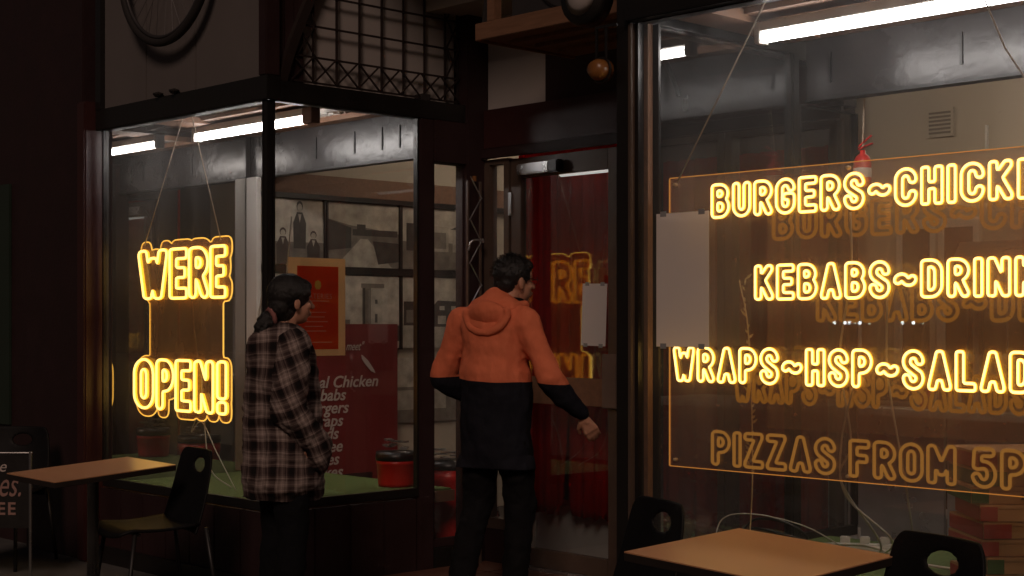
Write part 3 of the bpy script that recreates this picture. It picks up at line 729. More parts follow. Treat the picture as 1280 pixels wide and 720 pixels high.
RS = thing('ghost_reflection_sheet', 'acrylic sheet added behind the menu sign for its faint doubled reflection', 'sign', (3.75, .26, 1.43))  # added sheet; its glowing letters imitate the sign's doubled reflection
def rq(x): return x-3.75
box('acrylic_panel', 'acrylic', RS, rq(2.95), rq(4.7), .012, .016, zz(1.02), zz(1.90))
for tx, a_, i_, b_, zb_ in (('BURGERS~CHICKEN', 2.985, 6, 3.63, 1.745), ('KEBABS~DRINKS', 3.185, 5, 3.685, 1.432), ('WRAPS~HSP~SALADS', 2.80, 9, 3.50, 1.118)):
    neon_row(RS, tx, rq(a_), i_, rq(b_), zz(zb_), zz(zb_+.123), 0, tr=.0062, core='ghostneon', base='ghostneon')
tag(cable('hanging_cord', [(2.637, .10, 1.967), (3.075, .12, 2.66)], .0032, 'rope', sm=0), 'thin cord from the left top corner of the neon menu sign', 'cord')
tag(cable('hanging_cord', [(4.25, .10, 1.975), (4.02, .11, 2.32), (3.87, .12, 2.66)], .0032, 'rope', sm=0), 'thin cord rising from the right end of the neon menu sign', 'cord')

# WERE OPEN sign
S2 = thing('neon_open_sign', 'yellow neon sign reading WERE OPEN! hanging in the left window', 'sign', (-1.03, .12, 1.38))
def rx(x): return x+1.03
zr = lambda z: z-1.38
def fixed_row(word, boxes, zb, zt, r=.125):
    segs = []
    for ch, (a, b) in zip(word, boxes):
        st, gw, p = g_[ch]; sz = (zt-zb)/(1+2*r)
        L = glyph_loops(ch, r, 1); sx = (b-a)/(gw+2*r); x = a+r*sx; z0 = zb+r*sz; mc = MB(); mb = MB()
        for l in L:
            pts = [(q[0]*sx, 0, q[1]*sz) for q in l]
            mc.tube(pts, .0078, 6, closed=True); mb.tube([(u, .0085, v) for u, _, v in pts], .0096, 6, closed=True)
        bb = mb.build('neon_letter', 'neonbase', S2, smooth=True); bb.location = (x, -.012, z0)
        mc.build('neon_tube', 'neon', bb, smooth=True)
        for s in segs_of(st): segs.append((x+s[0]*sx, z0+s[1]*sz, x+s[2]*sx, z0+s[3]*sz))
    return segs
sA = fixed_row('WERE', [(rx(a), rx(b)) for a, b in ((-1.492, -1.178), (-1.144, -.965), (-.937, -.744), (-.716, -.568))], zr(1.568), zr(1.850))
sB = fixed_row('OPEN!', [(rx(a), rx(b)) for a, b in ((-1.545, -1.328), (-1.290, -1.105), (-1.079, -.920), (-.882, -.690), (-.647, -.560))], zr(.925), zr(1.212))
h = .008; xs = np.arange(-.62, .58, h); ys = np.arange(-.56, .56, h); X, Y = np.meshgrid(xs, ys)
bk = np.minimum(sdf(np.array([(a, b+.022, c, d+.022) for a, b, c, d in sA]), X, Y, 3)-.060, sdf(np.array(sA), X, Y, 3)-.050)
bk = np.minimum(bk, sdf(np.array([(a, b-.018, c, d-.018) for a, b, c, d in sB]), X, Y, 3)-.060)
bk = np.minimum(bk, sdf(np.array(sB), X, Y, 3)-.050)
bk = np.minimum(bk, np.maximum(np.maximum(rx(-1.405)-X, X-rx(-.625)), np.abs(Y-zr(1.39))-.30))
out = [resample(l, .02, 1) for l in contours(bk, xs, ys) if len(l) > 60]
out.sort(key=len, reverse=True)
m = MB(); poly = [(float(a), float(b)) for a, b in out[0]]
bm = bmesh.new(); vs = [bm.verts.new((a, .010, b)) for a, b in poly]; fc = bm.faces.new(vs)
ext = bmesh.ops.extrude_face_region(bm, geom=[fc]); bmesh.ops.translate(bm, vec=(0, .006, 0), verts=[v for v in ext['geom'] if isinstance(v, bmesh.types.BMVert)])
bmesh.ops.triangulate(bm, faces=[f for f in bm.faces if len(f.verts) > 4]); bmesh.ops.recalc_face_normals(bm, faces=bm.faces)
me = bpy.data.meshes.new('backing_panel'); bm.to_mesh(me); bm.free(); me.materials.append(M['acrylic2']); link('backing_panel', me, S2)
MB().tube([(a, .013, b) for a, b in poly], .0042, 6, closed=True).build('panel_edge', 'edgebright', S2, smooth=True)
tag(cable('hanging_cord', [(-1.453, .125, 1.885), (-.985, .12, 2.66)], .003, 'rope', sm=0), 'thin cord on the left of the neon open sign', 'cord')
tag(cable('hanging_cord', [(-.639, .125, 1.885), (-.955, .12, 2.66)], .003, 'rope', sm=0), 'thin cord on the right of the neon open sign', 'cord')
tag(cable('sign_cable', [(-.97, .15, 1.55), (-.96, .16, 1.35), (-.90, .16, 1.10), (-.88, .17, .88), (-.86, .2, .60), (-.80, .3, .49)], .0035, 'white_cable'), 'pale power cable hanging behind the neon open sign', 'cable')
tag(cable('sign_cable', [(-.92, .15, .90), (-1.03, .18, .80), (-.95, .2, .86), (-.80, .2, .70), (-.68, .25, .49)], .003, 'white_cable'), 'pale looped cable below the neon open sign', 'cable')
tag(cable('sign_cable', [(-.28, .2, 1.9), (-.34, .2, 1.62), (-.42, .2, 1.25), (-.30, .2, .85), (-.34, .22, .60), (-.50, .28, .48)], .004, 'white_cable'), 'white cable hanging right of the neon open sign', 'cable')
tag(cable('sign_cable', [(-.22, .3, 2.0), (-.28, .3, 1.5), (-.26, .3, .9), (-.40, .32, .62), (-.58, .36, .48)], .0035, 'white_cable'), 'second white cable beside the pale partition post', 'cable')

# cables of the menu sign and power board
for pts, lb in (([(3.41, .14, 1.82), (3.40, .16, 1.6), (3.36, .15, 1.3), (3.40, .16, 1.0), (3.33, .2, .85), (3.30, .5, .60), (3.1, .8, .485)], 'white cable hanging from the first row of the menu sign'),
                ([(3.56, .14, 1.5), (3.55, .16, 1.25), (3.60, .15, 1.0), (3.62, .18, .80), (3.50, .4, .60), (3.20, .75, .485)], 'white cable hanging below the word KEBABS on the menu sign'),
                ([(3.42, .14, 1.19), (3.36, .16, 1.0), (3.35, .2, .80), (3.42, .4, .62), (3.15, .7, .49)], 'white cable hanging from the third row of the menu sign')):
    tag(cable('sign_cable', pts, .0042, 'white_cable'), lb, 'cable')
tag(cable('extension_lead', [(2.80, .82, .50), (3.0, .80, .52), (3.15, .72, .53), (3.35, .68, .50), (3.55, .70, .49)], .006, 'white_cable'), 'thick white extension lead lying on the right turf', 'cable')
pbd = thing('power_board', 'white power board lying on the turf under the menu sign', 'power board', (2.98, .90, .476), R(35))
box('board_body', 'whitep', pbd, -.14, .14, -.03, .03, 0, .035, bevel=.006)
for i in range(3): box('plug', 'whitep', pbd, -.10+.08*i, -.06+.08*i, -.018, .018, .036, .065, bevel=.004)
tag(cable('black_lead', [(2.56, .55, .49), (2.62, .62, .60), (2.75, .66, .60), (2.80, .75, .53), (2.62, .78, .50), (2.58, .66, .55), (2.70, .60, .57), (2.90, .8, .49)], .006, 'black_cable'), 'coiled black lead on the turf near the corner post', 'cable')
tag(cable('thin_lead', [(2.58, .40, .49), (2.60, .44, .62), (2.72, .50, .645), (2.88, .62, .60), (2.95, .8, .50)], .0028, 'white_cable'), 'thin pale lead arching over the coiled black lead', 'cable')

# paper sheet in right window
ps = box('paper_sheet', 'paper', None, 0, .258, 0, .001, 0, .512); ps.location = (2.640, -.022, 1.333); tag(ps, 'large blank white paper sheet stuck on the right window glass', 'notice')

for par, w0, h0 in ((ps, .258, .512), (dn, .185, .335)):
    for (a, b) in ((.02, h0-.012), (w0-.05, h0-.012), (.02, -.008), (w0-.05, -.008)):
        box('tape', 'duct', par, a, a+.03, -.0009, -.0004, b, b+.02)
# ------------------------------------------------------------------ left display contents
mb_ = thing('menu_board', 'dark red menu board listing chicken and kebabs in left display', 'menu board', (-1.62, 0.990, 0.263), R(90)); mb_.scale = (1.224,)*3
# local x runs along world +y, local -y faces the camera side (+x world)
box('board', 'menu', mb_, .22, .985, .0, .012, .0, .945, bevel=.002)
box('dark_band', 'menuband', mb_, .222, .80, -.003, -.0005, .062, .120)
ay = (0, 0, 1)
lines = [('Real Chicken', .612), ('Kebabs', .528), ('Burgers', .443), ('Wraps', .360), ('Salads', .277), ('Coffee', .197), ('Cakes', .117-.0), ('Shakes', .040+.0)]
zl = [.598-.0702*i for i in range(8)]
for (t, _), z in zip(lines, zl): lettering(t, .090, 'print', mb_, (.325, -.0032, z), (1, 0, 0), ay, shear=.25, offset=.016, sx=1.07)
lettering('where the locals meet"', .068, 'print', mb_, (.27, -.0032, .80), (1, 0, 0), ay, shear=.5, sx=.72)
m = MB(); m.prism([(0, .075), (.012, .07), (.05, .04), (.09, -.01), (.10, -.03), (.07, -.018), (.03, .02), (.005, .05)], (.72, -.0045, .70), (1, 0, 0), (0, 0, 1), (0, 1, 0), .0015); m.build('chilli_print', 'print', mb_)
po = thing('poster', 'red poster in a cream border stuck inside the side window', 'poster', (-.045, .0, 1.25), R(90))
box('border', 'postercream', po, .155, .530, 0, .004, .0, .522)
box('print_area', 'posterred', po, .212, .482, -.002, -.0005, .035, .478)
m = MB().lathe([(0, 0), (.012, 0), (.022, .018), (.018, .04), (.0, .05)], (.345, -.004, .355), 8); m.v = [(a, -.0035+(b+.004)*.05, c) for a, b, c in m.v]; m.build('flame_print', 'postergold', po)
lettering('EATERIES', .040, 'posterpink', po, (.262, -.0025, .305), (1, 0, 0), ay, spacing=1.1)
for i, (a, b, z) in enumerate(((.26, .42, .29), (.27, .40, .23), (.25, .39, .205), (.27, .41, .18), (.26, .38, .155), (.25, .40, .13), (.23, .44, .07))):
    box('text_line', 'posterpink', po, a, b, -.0025, -.0021, z, z+.005)

# historic photographs on the interior wall
sep = {k: pbr('sepia_%s' % n, c, .45, var=.75, vs=13) for k, n, c in (('l', 'light', (.44, .39, .32)), ('m', 'mid', (.20, .17, .14)), ('d', 'dark', (.055, .045, .038)), ('s', 'sky', (.52, .46, .38)))}
def photo(y0, y1, z0, z1, polys, label):
    t = thing('framed_photograph', label, 'photograph', (-1.748, y0, z0), R(90), 'historic photographs on the shop wall'); w_, h_ = y1-y0, z1-z0
    box('print', sep['s'], t, 0, w_, -.018, -.0, 0, h_)
    box('frame_edge', 'frame', t, -.014, -.001, -.028, -.0, -.01, h_+.01); box('frame_edge', 'frame', t, w_+.001, w_+.014, -.028, 0, -.01, h_+.01)
    for k, (tone, P) in enumerate(polys):
        MB().prism([(a*w_, b*h_) for a, b in P], (0, -.0186-.0004*k, 0), (1, 0, 0), (0, 0, 1), (0, 1, 0), .0003).build('picture_tone', sep[tone], t)
rect = lambda a, b, c, d: [(a, c), (b, c), (b, d), (a, d)]
def figure(cx, b, h): return [('d', [(cx-.11, b), (cx+.11, b), (cx+.12, b+h*.55), (cx+.05, b+h*.78), (cx-.05, b+h*.78), (cx-.12, b+h*.55)]), ('d', [(cx+.060*math.cos(a), b+h*.91+.12*h*math.sin(a)) for a in [2*math.pi*k/10 for k in range(10)]]), ('l', [(cx+.045*math.cos(a), b+h*.88+.09*h*math.sin(a)) for a in [2*math.pi*k/10 for k in range(10)]]), ('l', [(cx-.03, b+h*.74), (cx+.03, b+h*.74), (cx, b+h*.55)])]
photo(1.20, 1.640, 1.815, 2.245, [('m', rect(0, 1, 0, .35))]+figure(.55, .25, .72)+figure(.24, .0, .55)+figure(.80, .0, .52), 'old group portrait of three men in dark suits')
photo(1.675, 2.295, 1.812, 2.245, [('m', [(0, 0), (1, 0), (1, .55), (.6, .62), (.3, .66), (0, .75)]), ('d', [(0, .25), (.32, .3), (.32, .62), (0, .74)]), ('d', rect(.34, .98, .50, .60)), ('d', rect(.40, .52, .58, .68)), ('l', [(.1, 0), (.9, 0), (.55, .45), (.45, .45)]), ('d', [(.7, .05), (1, .1), (1, .4), (.62, .42)])], 'old photograph of a wide town street with dark houses')
photo(2.325, 3.12, 1.812, 2.245, [('m', rect(0, 1, 0, .45)), ('l', rect(.35, .55, .3, .72)), ('d', rect(.05, .28, .3, .75)), ('m', rect(.38, .52, .35, .62)), ('l', rect(.60, .95, .3, .68)), ('d', [(.57, .68), (.98, .68), (.78, .82)]), ('d', rect(.65, .70, .35, .6)), ('d', rect(.76, .81, .35, .6)), ('d', rect(.87, .92, .35, .6))], 'old photograph of gabled town buildings with tall windows')
photo(1.20, 2.300, 1.25, 1.750, [('l', rect(0, 1, 0, .3)), ('m', rect(.70, .77, .1, .86)), ('l', rect(.775, .86, .1, .84)), ('m', rect(.69, .875, .84, .90)), ('d', rect(.705, .722, .1, .84)), ('d', rect(.80, .82, .36, .48)), ('d', rect(.80, .82, .62, .68)), ('d', rect(.88, 1, .1, .32)), ('m', rect(.2, .6, .1, .4))], 'old photograph of a tall brick tower beside a low shed')
photo(2.325, 3.12, 1.25, 1.750, [('l', rect(0, 1, 0, .35)), ('d', rect(.02, .30, .32, .66)), ('m', rect(.05, .26, .36, .54)), ('d', [(.35, .3), (.95, .3), (.95, .62), (.88, .78), (.80, .66), (.42, .68), (.35, .58)]), ('l', rect(.42, .52, .34, .46)), ('l', rect(.58, .70, .34, .46)), ('l', rect(.44, .50, .54, .60)), ('l', rect(.58, .64, .54, .60))], 'old photograph of a two storey house with verandah')
photo(1.20, 3.12, .72, 1.18, [('m', rect(0, 1, 0, .55)), ('d', rect(.1, .4, .3, .7)), ('l', rect(.5, .8, .2, .5))], 'wide old landscape photograph in the lowest row')

# red tubs
def tub(loc, r, h_, label, top):
    t = thing('red_tub', label, 'tub', loc)
    MB().lathe([(0, 0), (r*.9, 0), (r*.93, .02), (r, h_*.85), (r*1.02, h_*.86), (r*1.02, h_), (r*.5, h_), (0, h_)], n=24).build('tub_body', 'red', t, smooth=True)
    MB().lathe([(0, h_+.001), (r*1.05, h_+.001), (r*1.07, h_+.02), (r*1.03, h_+.05), (0, h_+.055)], n=24).build('tub_lid', 'frame', t, smooth=True)
    m = MB()
    for i in range(5):
        a = random.uniform(0, 6.28); m.obox((r*.45*math.cos(a), r*.45*math.sin(a), h_+.068+.012*i), .05, .02, .005, Matrix.Rotation(a*1.7, 3, 'Z'))
    m.build('cutlery_packets', 'steel', t)
tub((-.34, 1.13, .476), .115, .15, 'small red tub with black lid on the left display turf', 0)
tub((-.32, 1.52, .052), .15, .50, 'tall red bin with black lid behind the narrow side pane', 0)
t = thing('white_stool_frame', 'pale wire frame standing on the floor by the red bin', 'frame', (-.1, 1.55, .052))
for a, b in (((0, 0, 0), (.06, .10, .30)), ((.12, .04, 0), (.06, .10, .30)), ((.05, .2, 0), (.06, .10, .30))): MB().tube([a, b], .006, 6).build('leg', 'steel', t)

# framed notice behind small sidelight
fn = thing('framed_certificate', 'gold framed certificate on a chain inside the narrow sidelight', 'picture', (.09, 1.56, 1.45))
box('sheet', 'paper', fn, .01, .15, .0, .004, .01, .36); box('frame_edge', 'lampbody', fn, 0, .16, -.006, .006, .361, .372); box('frame_edge', 'lampbody', fn, -.004, .008, -.007, .007, 0, .36)
m = MB()
for k in range(8): m.tube([(-.002+.01*math.cos(a), -.01, .05-.03*k+.015*math.sin(a)) for a in [2*math.pi*q/8 for q in range(8)]], .003, 4, closed=True)
m.build('chain', 'steel', fn)

# ------------------------------------------------------------------ right display and shop interior
def pizza_box(loc, rz, side, k):
    t = thing('pizza_box', '', 'pizza box', loc, rz, 'pizza boxes stacked on the right turf')
    m = MB(); m.box(0, .33, 0, .33, 0, .044, 0); m.build('tray', ['kraft'], t, bevel=.002)
    m = MB(); m.box(-.002, .332, -.002, .332, .0445, .060, 0); m.build('lid', ['kraft'], t, bevel=.002)
    box('side_print', side, t, -.0032, -.0022, .002, .328, .002, .052)
    box('front_print', side, t, .0, .06 if k % 3 else .10, -.0034, -.0024, .002, .052)
    MB().prism([(.0, 0), (.022, .0), (.011, .010), (.022, .020), (0, .020), (.008, .010)], (.17, -.0036, .016), (1, 0, 0), (0, 0, 1), (0, 1, 0), .001).build('emblem_print', 'ink', t)
    return t
names = ['bottom pizza box of the stack, kraft with red side', 'second pizza box up with dark green side', 'third pizza box from the bottom with red side', 'fourth pizza box from the bottom, kraft with red side', 'fifth pizza box from the bottom with red side sticking out', 'third pizza box from the top, green sided and shifted left', 'green sided pizza box just below the top one', 'topmost pizza box of the stack with red lid']
cols = ['boxred', 'boxgreen', 'boxred', 'boxred', 'boxred', 'boxgreen', 'boxgreen', 'boxred']
for k in range(8):
    dx = (0, .01, -.005, .0, -.01, -.035, -.015, -.01)[k]
    b = pizza_box((3.775+dx, .42+dx*.6, .475+.0618*k), R(47+random.uniform(-4, 4)), cols[k], k); b['label'] = names[k]

ex = thing('fire_extinguisher', 'small red fire extinguisher hung high on a cord in right window', 'fire extinguisher', (2.80, 1.16, 2.01))
MB().lathe([(0, 0), (.034, 0), (.038, .01), (.038, .11), (.03, .135), (.012, .15), (.012, .165), (0, .165)], n=18).build('cylinder', 'red', ex, smooth=True)
MB().lathe([(.0386, .045), (.0392, .046), (.0392, .085), (.0386, .086)], n=18).build('label_band', 'whitep', ex, smooth=True)
MB().bar((-.02, 0, .17), (.05, 0, .19), .012, .006).bar((-.02, 0, .18), (.045, 0, .225), .010, .005).build('lever', 'red', ex)
cable('hose', [(.01, 0, .16), (-.045, 0, .14), (-.05, 0, .05), (-.042, 0, .02)], .006, 'black_cable', ex)
MB().tube([(0, 0, .18), (.015, -.01, .385)], .004, 5).build('hanging_cord', 'rope', ex)
# vent on back wall
vt = thing('wall_vent', 'small louvred air vent high on the cream back wall', 'vent', (.86, 4.99, 2.74))
box('vent_frame', 'wallint', vt, -.01, .20, -.012, -.001, -.01, .19)
for i in range(6): box('slat', 'ventslat', vt, .012, .178, -.018, -.0125, .012+.028*i, .026+.028*i)
box('wall_conduit', 'whitep', None, 1.30, 1.315, 4.975, 4.998, 2.62, 2.78); tag(bpy.data.objects['wall_conduit'], 'short pale conduit on the back wall right of the vent', 'conduit')
# pale door in the dark panelling
pd = thing('inner_door', 'pale inner door in the dark panelling deep in the shop', 'door', (-.27, 4.96, .05))
box('door_leaf', 'wallint', pd, 0, .24, -.02, .0, 0, 2.60, bevel=.004); box('knob', 'steel', pd, .02, .04, -.05, -.021, 1.0, 1.02)
# counter and kitchen
ct = thing('counter', 'long white topped counter across the kitchen', 'counter', (1.2, 2.5, .05))
box('counter_top', 'whitep', ct, 0, 3.6, 0, .62, .88, .92, bevel=.004)
for i in range(6): box('counter_panel', 'steel', ct, .02+.6*i, .60+.6*i, .03, .05, .0, .878)
hd = thing('range_hood', 'stainless range hood over the cooking line', 'hood', (1.4, 4.2, 1.52))
MB().prism([(0, 0), (1.6, 0), (1.6, .12), (1.45, .42), (.15, .42), (0, .12)], (0, 0, 0), (1, 0, 0), (0, 0, 1), (0, 1, 0), .7).build('hood_canopy', 'steel', hd)
fr = thing('reflection_cabinet', 'white framed cabinet added for the reflected verandah windows', 'fridge', (.98, 4.3, .05))  # added cabinet, stands for verandah windows reflected in the glass
box('cabinet', 'wallint', fr, 0, .62, .1, .65, 0, 2.15, bevel=.01)
for i in range(2):
    d_ = MB().box(.01+.31*i, .30+.31*i, .06, .098, .1, .16).box(.01+.31*i, .30+.31*i, .06, .098, 2.0, 2.06).box(.01+.31*i, .05+.31*i, .06, .098, .161, 1.999).box(.26+.31*i, .30+.31*i, .06, .098, .161, 1.999).build('cabinet_door', 'whitep', fr)
    box('cabinet_glass', 'ink', d_, .051+.31*i, .259+.31*i, .07, .08, .161, 1.999)
ap = [((1.75, 2.75, .97), .35, .22, .20, 'steel appliance box at the left end of the counter'), ((2.55, 2.7, .97), .45, .30, .13, 'low steel tray on the counter'), ((3.3, 2.72, .97), .30, .28, .26, 'steel food warmer on the right of the counter')]
for (l, a, b, c, lb) in ap:
    t = thing('counter_appliance', lb, 'appliance', l); box('appliance_body', 'steel', t, 0, a, 0, b, 0, c, bevel=.01); box('appliance_front', 'ink', t, .03, a-.03, -.006, -.001, .03, c-.04); MB().bar((.05, -.03, c-.02), (a-.05, -.03, c-.02), .012).build('handle', 'steel', t)
for k, (x, y, mt, lb) in enumerate(((2.22, 2.66, 'red', 'red sauce bottle at the left of the counter bottles'), (2.31, 2.70, 'lampbody', 'amber sauce bottle beside the red one on the counter'), (2.40, 2.64, 'whitep', 'white squeeze bottle in the middle of the counter bottles'), (3.08, 2.66, 'red', 'red sauce bottle just left of the food warmer'), (3.16, 2.72, 'whitep', 'white squeeze bottle touching the food warmer'))):
    t = thing('sauce_bottle', lb, 'bottle', (x, y, .971), group='sauce bottles on the counter')
    MB().lathe([(0, 0), (.032, 0), (.034, .02), (.033, .15), (.014, .18), (0, .18)], n=14).build('bottle_body', mt, t, smooth=True); MB().lathe([(0, .181), (.015, .181), (.004, .23), (0, .23)], n=10).build('nozzle', 'whitep', t, smooth=True)
for k in range(6):
    t = thing('takeaway_carton', '%s takeaway carton of the stack on the counter' % ('lowest', 'second', 'third', 'fourth', 'fifth', 'topmost')[k], 'carton', (2.84+random.uniform(-.008, .008), 2.62, .971+.062*k), group='takeaway cartons stacked on the counter')
    box('carton_base', 'whitep', t, 0, .2, 0, .16, 0, .03, bevel=.006); box('carton_lid', 'whitep', t, -.004, .204, -.004, .164, .0305, .060, bevel=.01)
for k in range(5):
    t = thing('kitchen_utensil', '%s steel utensil hanging from the range hood rail' % ('first', 'second', 'third', 'fourth', 'fifth')[k], 'utensil', (1.62+.27*k, 4.17, 1.50), group='utensils hanging from the range hood')
    MB().tube([(0, 0, .03), (0, 0, -.26)], .007, 6).build('handle', 'steel', t); MB().lathe([(0, -.34), (.035, -.32), (.045, -.28), (.01, -.262), (0, -.261)], n=12).build('ladle_bowl', 'steel', t, smooth=True)
cr_ = thing('reflected_cross_frame', 'white cross frame added for a verandah reflected from across the street', 'shelf', (1.05, 3.3, .97))  # added frame, stands for the same reflected verandah
MB().box(0, .9, 0, .03, .66, .70).build('cross_board', 'whitep', cr_)
for i in range(4): box('upright', 'whitep', cr_, .02+.28*i, .06+.28*i, -.0, .028, -.9, .658)
# leaf sprig added to stand in for gold glitter in right window
dp = thing('glitter_sprig', 'golden leaf sprig added for the tinsel glitter in the right display', 'plant', (2.80, .35, .475))
cable('stem', [(0, 0, 0), (.02, 0, .4), (.0, 0, .9), (-.06, .02, 1.12)], .003, 'bead', dp)
for k in range(34):
    t_ = k/34; z = .42+.72*t_ if (k % 5) else .35+.08*t_; x = .01-.07*max(0, (z-.7)); a = random.uniform(0, 6.28); L_ = random.uniform(.02, .045)
    d = Vector((math.cos(a), math.sin(a)*.5, .7)).normalized(); s = d.cross(Vector((0, 1, 0))).normalized()*.006; p = Vector((x, 0, z))
    MB().add([p, p+d*L_*.5+s, p+d*L_, p+d*L_*.5-s, p+d*L_*.5+Vector((0, .003, 0))], [(0, 1, 4), (1, 2, 4), (2, 3, 4), (3, 0, 4), (0, 3, 2, 1)]).build('leaf', 'bead', dp)

# ------------------------------------------------------------------ furniture outside
def table(loc, rz, wx, wy, label, h_=.716, tilt=3.0):     # the tops of these worn tables lean slightly towards the street
    t = thing('cafe_table', label, 'table', loc, rz, 'cafe tables on the pavement')
    ax = Matrix.Rotation(-rz, 3, 'Z')@Vector((.693, .721, 0)); q = Matrix.Rotation(R(tilt), 3, ax).to_euler()
    for o in (box('table_top', 'tabletop', t, -wx/2, wx/2, -wy/2, wy/2, 0, .004), box('top_edge', 'edge', t, -wx/2-.001, wx/2+.001, -wy/2-.001, wy/2+.001, -.026, -.0005, bevel=.002)): o.location = (0, 0, h_); o.rotation_euler = q
    MB().lathe([(0, .05), (.03, .05), (.027, h_-.05), (.09, h_-.036), (0, h_-.022)], n=16).build('pedestal', 'chrome', t, smooth=True)
    for a in range(4):
        c, s = math.cos(a*math.pi/2+.785), math.sin(a*math.pi/2+.785)
        MB().tube([(0, 0, .06), (c*.15, s*.15, .045), (c*.30, s*.30, .012)], [.02, .017, .012], 8).build('foot', 'frame', t, smooth=True)
    return t
table((-.193, -.885, 0), R(6), .40, .68, 'brown topped cafe table in front of the neon open sign', tilt=3.5)
table((3.657, -.729, 0), R(-1), .60, .56, 'brown topped square cafe table in front of the right window')
def chair(loc, rz, label):
    t = thing('cafe_chair', label, 'chair', loc, rz, 'black moulded cafe chairs')
    # shell back: origin under the middle of the back; the seat extends to local -y
    nu, nv = 36, 30; v = []; f = []
    for j in range(nv+1):
        tz = j/nv; z = .40+.40*tz; hw = (.215-.035*tz**2)
        for i in range(nu+1):
            u = i/nu*2-1; tz = j/nv; q_ = math.hypot(u/.32, (tz-.80)/.085)
            if .55 < q_ < 1.45: u /= q_; tz = .80+(tz-.80)/q_
            z = .40+.40*tz; hw = (.215-.035*tz**2)
            k = 1-max(0, (abs(u)-.80)/.20)**2*.10*tz**3
            x = u*hw; y = -.035*u*u*-1*-1+.05*tz+ -.05*(1-tz)**2
            v.append((x, y, .40+(z-.40)*k))
    for j in range(nv):
        for i in range(nu):
            if all(math.hypot((ii/nu*2-1)/.32, (jj/nv-.80)/.085) < 1.45 for ii in (i, i+1) for jj in (j, j+1)): continue
            a = j*(nu+1)+i; f.append((a, a+1, a+nu+2, a+nu+1))
    o = MB().add(v, f).build('backrest', 'plastic', t, smooth=True)
    s = o.modifiers.new('s', 'SOLIDIFY'); s.thickness = .012; s.offset = 0; ss = o.modifiers.new('b', 'SUBSURF'); ss.levels = 1; ss.render_levels = 1
    v = []; f = []; n = 12
    for j in range(n+1):
        tj = j/n
        for i in range(n+1):
            u = i/n*2-1; rr = 1-max(0, tj-.8)/.2*.12
            v.append((u*.215*rr, -.06-.40*tj, .44+.02*u*u-.015*math.sin(tj*3.14)-(.03*max(0, tj-.85)/.15)))
    for j in range(n):
        for i in range(n): a = j*(n+1)+i; f.append((a, a+1, a+n+2, a+n+1))
    o = MB().add(v, f).build('seat', 'plastic', t, smooth=True)
    s = o.modifiers.new('s', 'SOLIDIFY'); s.thickness = .014
    for sx in (-1, 1):
        MB().tube([(sx*.19, -.02, .43), (sx*.22, .04, .0)], .011, 8).build('leg', 'blackleg', t, smooth=True)
        MB().tube([(sx*.19, -.38, .425), (sx*.22, -.44, .0)], .011, 8).build('leg', 'blackleg', t, smooth=True)
    MB().tube([(-.19, -.36, .42), (.19, -.36, .42)], .009, 6).build('stretcher', 'blackleg', t)
    return t
c0 = chair((-.04, -.42, 0), R(-8), 'black plastic chair tucked beside the left brown table')
def more_chair(loc, rz, label):
    c = copy_tree(c0); c.location = loc; c.rotation_euler = (0, 0, rz); c['label'] = label; return c
more_chair((2.97, -.42, 0), R(-20), 'black plastic chair behind the square brown table near the door')
more_chair((4.13, -.52, 0), R(-15), 'black plastic chair with oval slot showing turf, at right edge')
more_chair((-2.15, -.32, 0), R(35), 'black plastic chair by the far left wall behind the cafe banner')
# cafe banner
bn = thing('cafe_banner', 'black cafe banner with pale script and a thin steel frame', 'banner', (-1.324, -.654, 0), R(226))
# local x from right edge towards picture left
box('banner_cloth', 'frame', bn, .0, 1.2, -.004, .004, .30, .70)
MB().tube([(0, 0, 0), (0, 0, .72)], .009, 8).build('post', 'chrome', bn); MB().tube([(1.2, 0, 0), (1.2, 0, .72)], .009, 8).build('post', 'chrome', bn)
MB().tube([(-.01, 0, .712), (1.21, 0, .712)], .006, 8).build('top_rail', 'chrome', bn)
lettering('Vibes.', .20, 'bannerink', bn, (.345, .006, .475), (-1, 0, 0), (0, 0, 1), shear=.35, sx=.62)
lettering('COFFEE', .095, 'bannerink', bn, (.455, .006, .375), (-1, 0, 0), (0, 0, 1), offset=.02, spacing=1.2)
lettering('the', .09, 'print', bn, (.25, .006, .61), (-1, 0, 0), (0, 0, 1), shear=.3)

# low lamps across the street, mirrored in the right window
bl = thing('bollard_lamp', 'low white bollard lamp across the street, first of a row', 'lamp', (-19.76, -35.02, 0), group='bollard lamps across the street')
MB().lathe([(0, 0), (.07, 0), (.055, .1), (.05, 1.36), (.08, 1.38), (0, 1.39)], n=10).build('post', 'frame', bl, smooth=True)
MB().lathe([(0, 1.40), (.035, 1.42), (.05, 1.46), (.035, 1.50), (0, 1.51)], n=12).build('lamp_globe', 'globe', bl, smooth=True)
for (x, y), lb in zip(((-19.35, -35.22), (-17.9, -35.9), (-14.53, -37.27), (-12.3, -38.03)), ('second', 'third', 'fourth', 'fifth')):
    c = copy_tree(bl); c.location = (x, y, 0); c['label'] = 'low white bollard lamp across the street, %s of a row' % lb

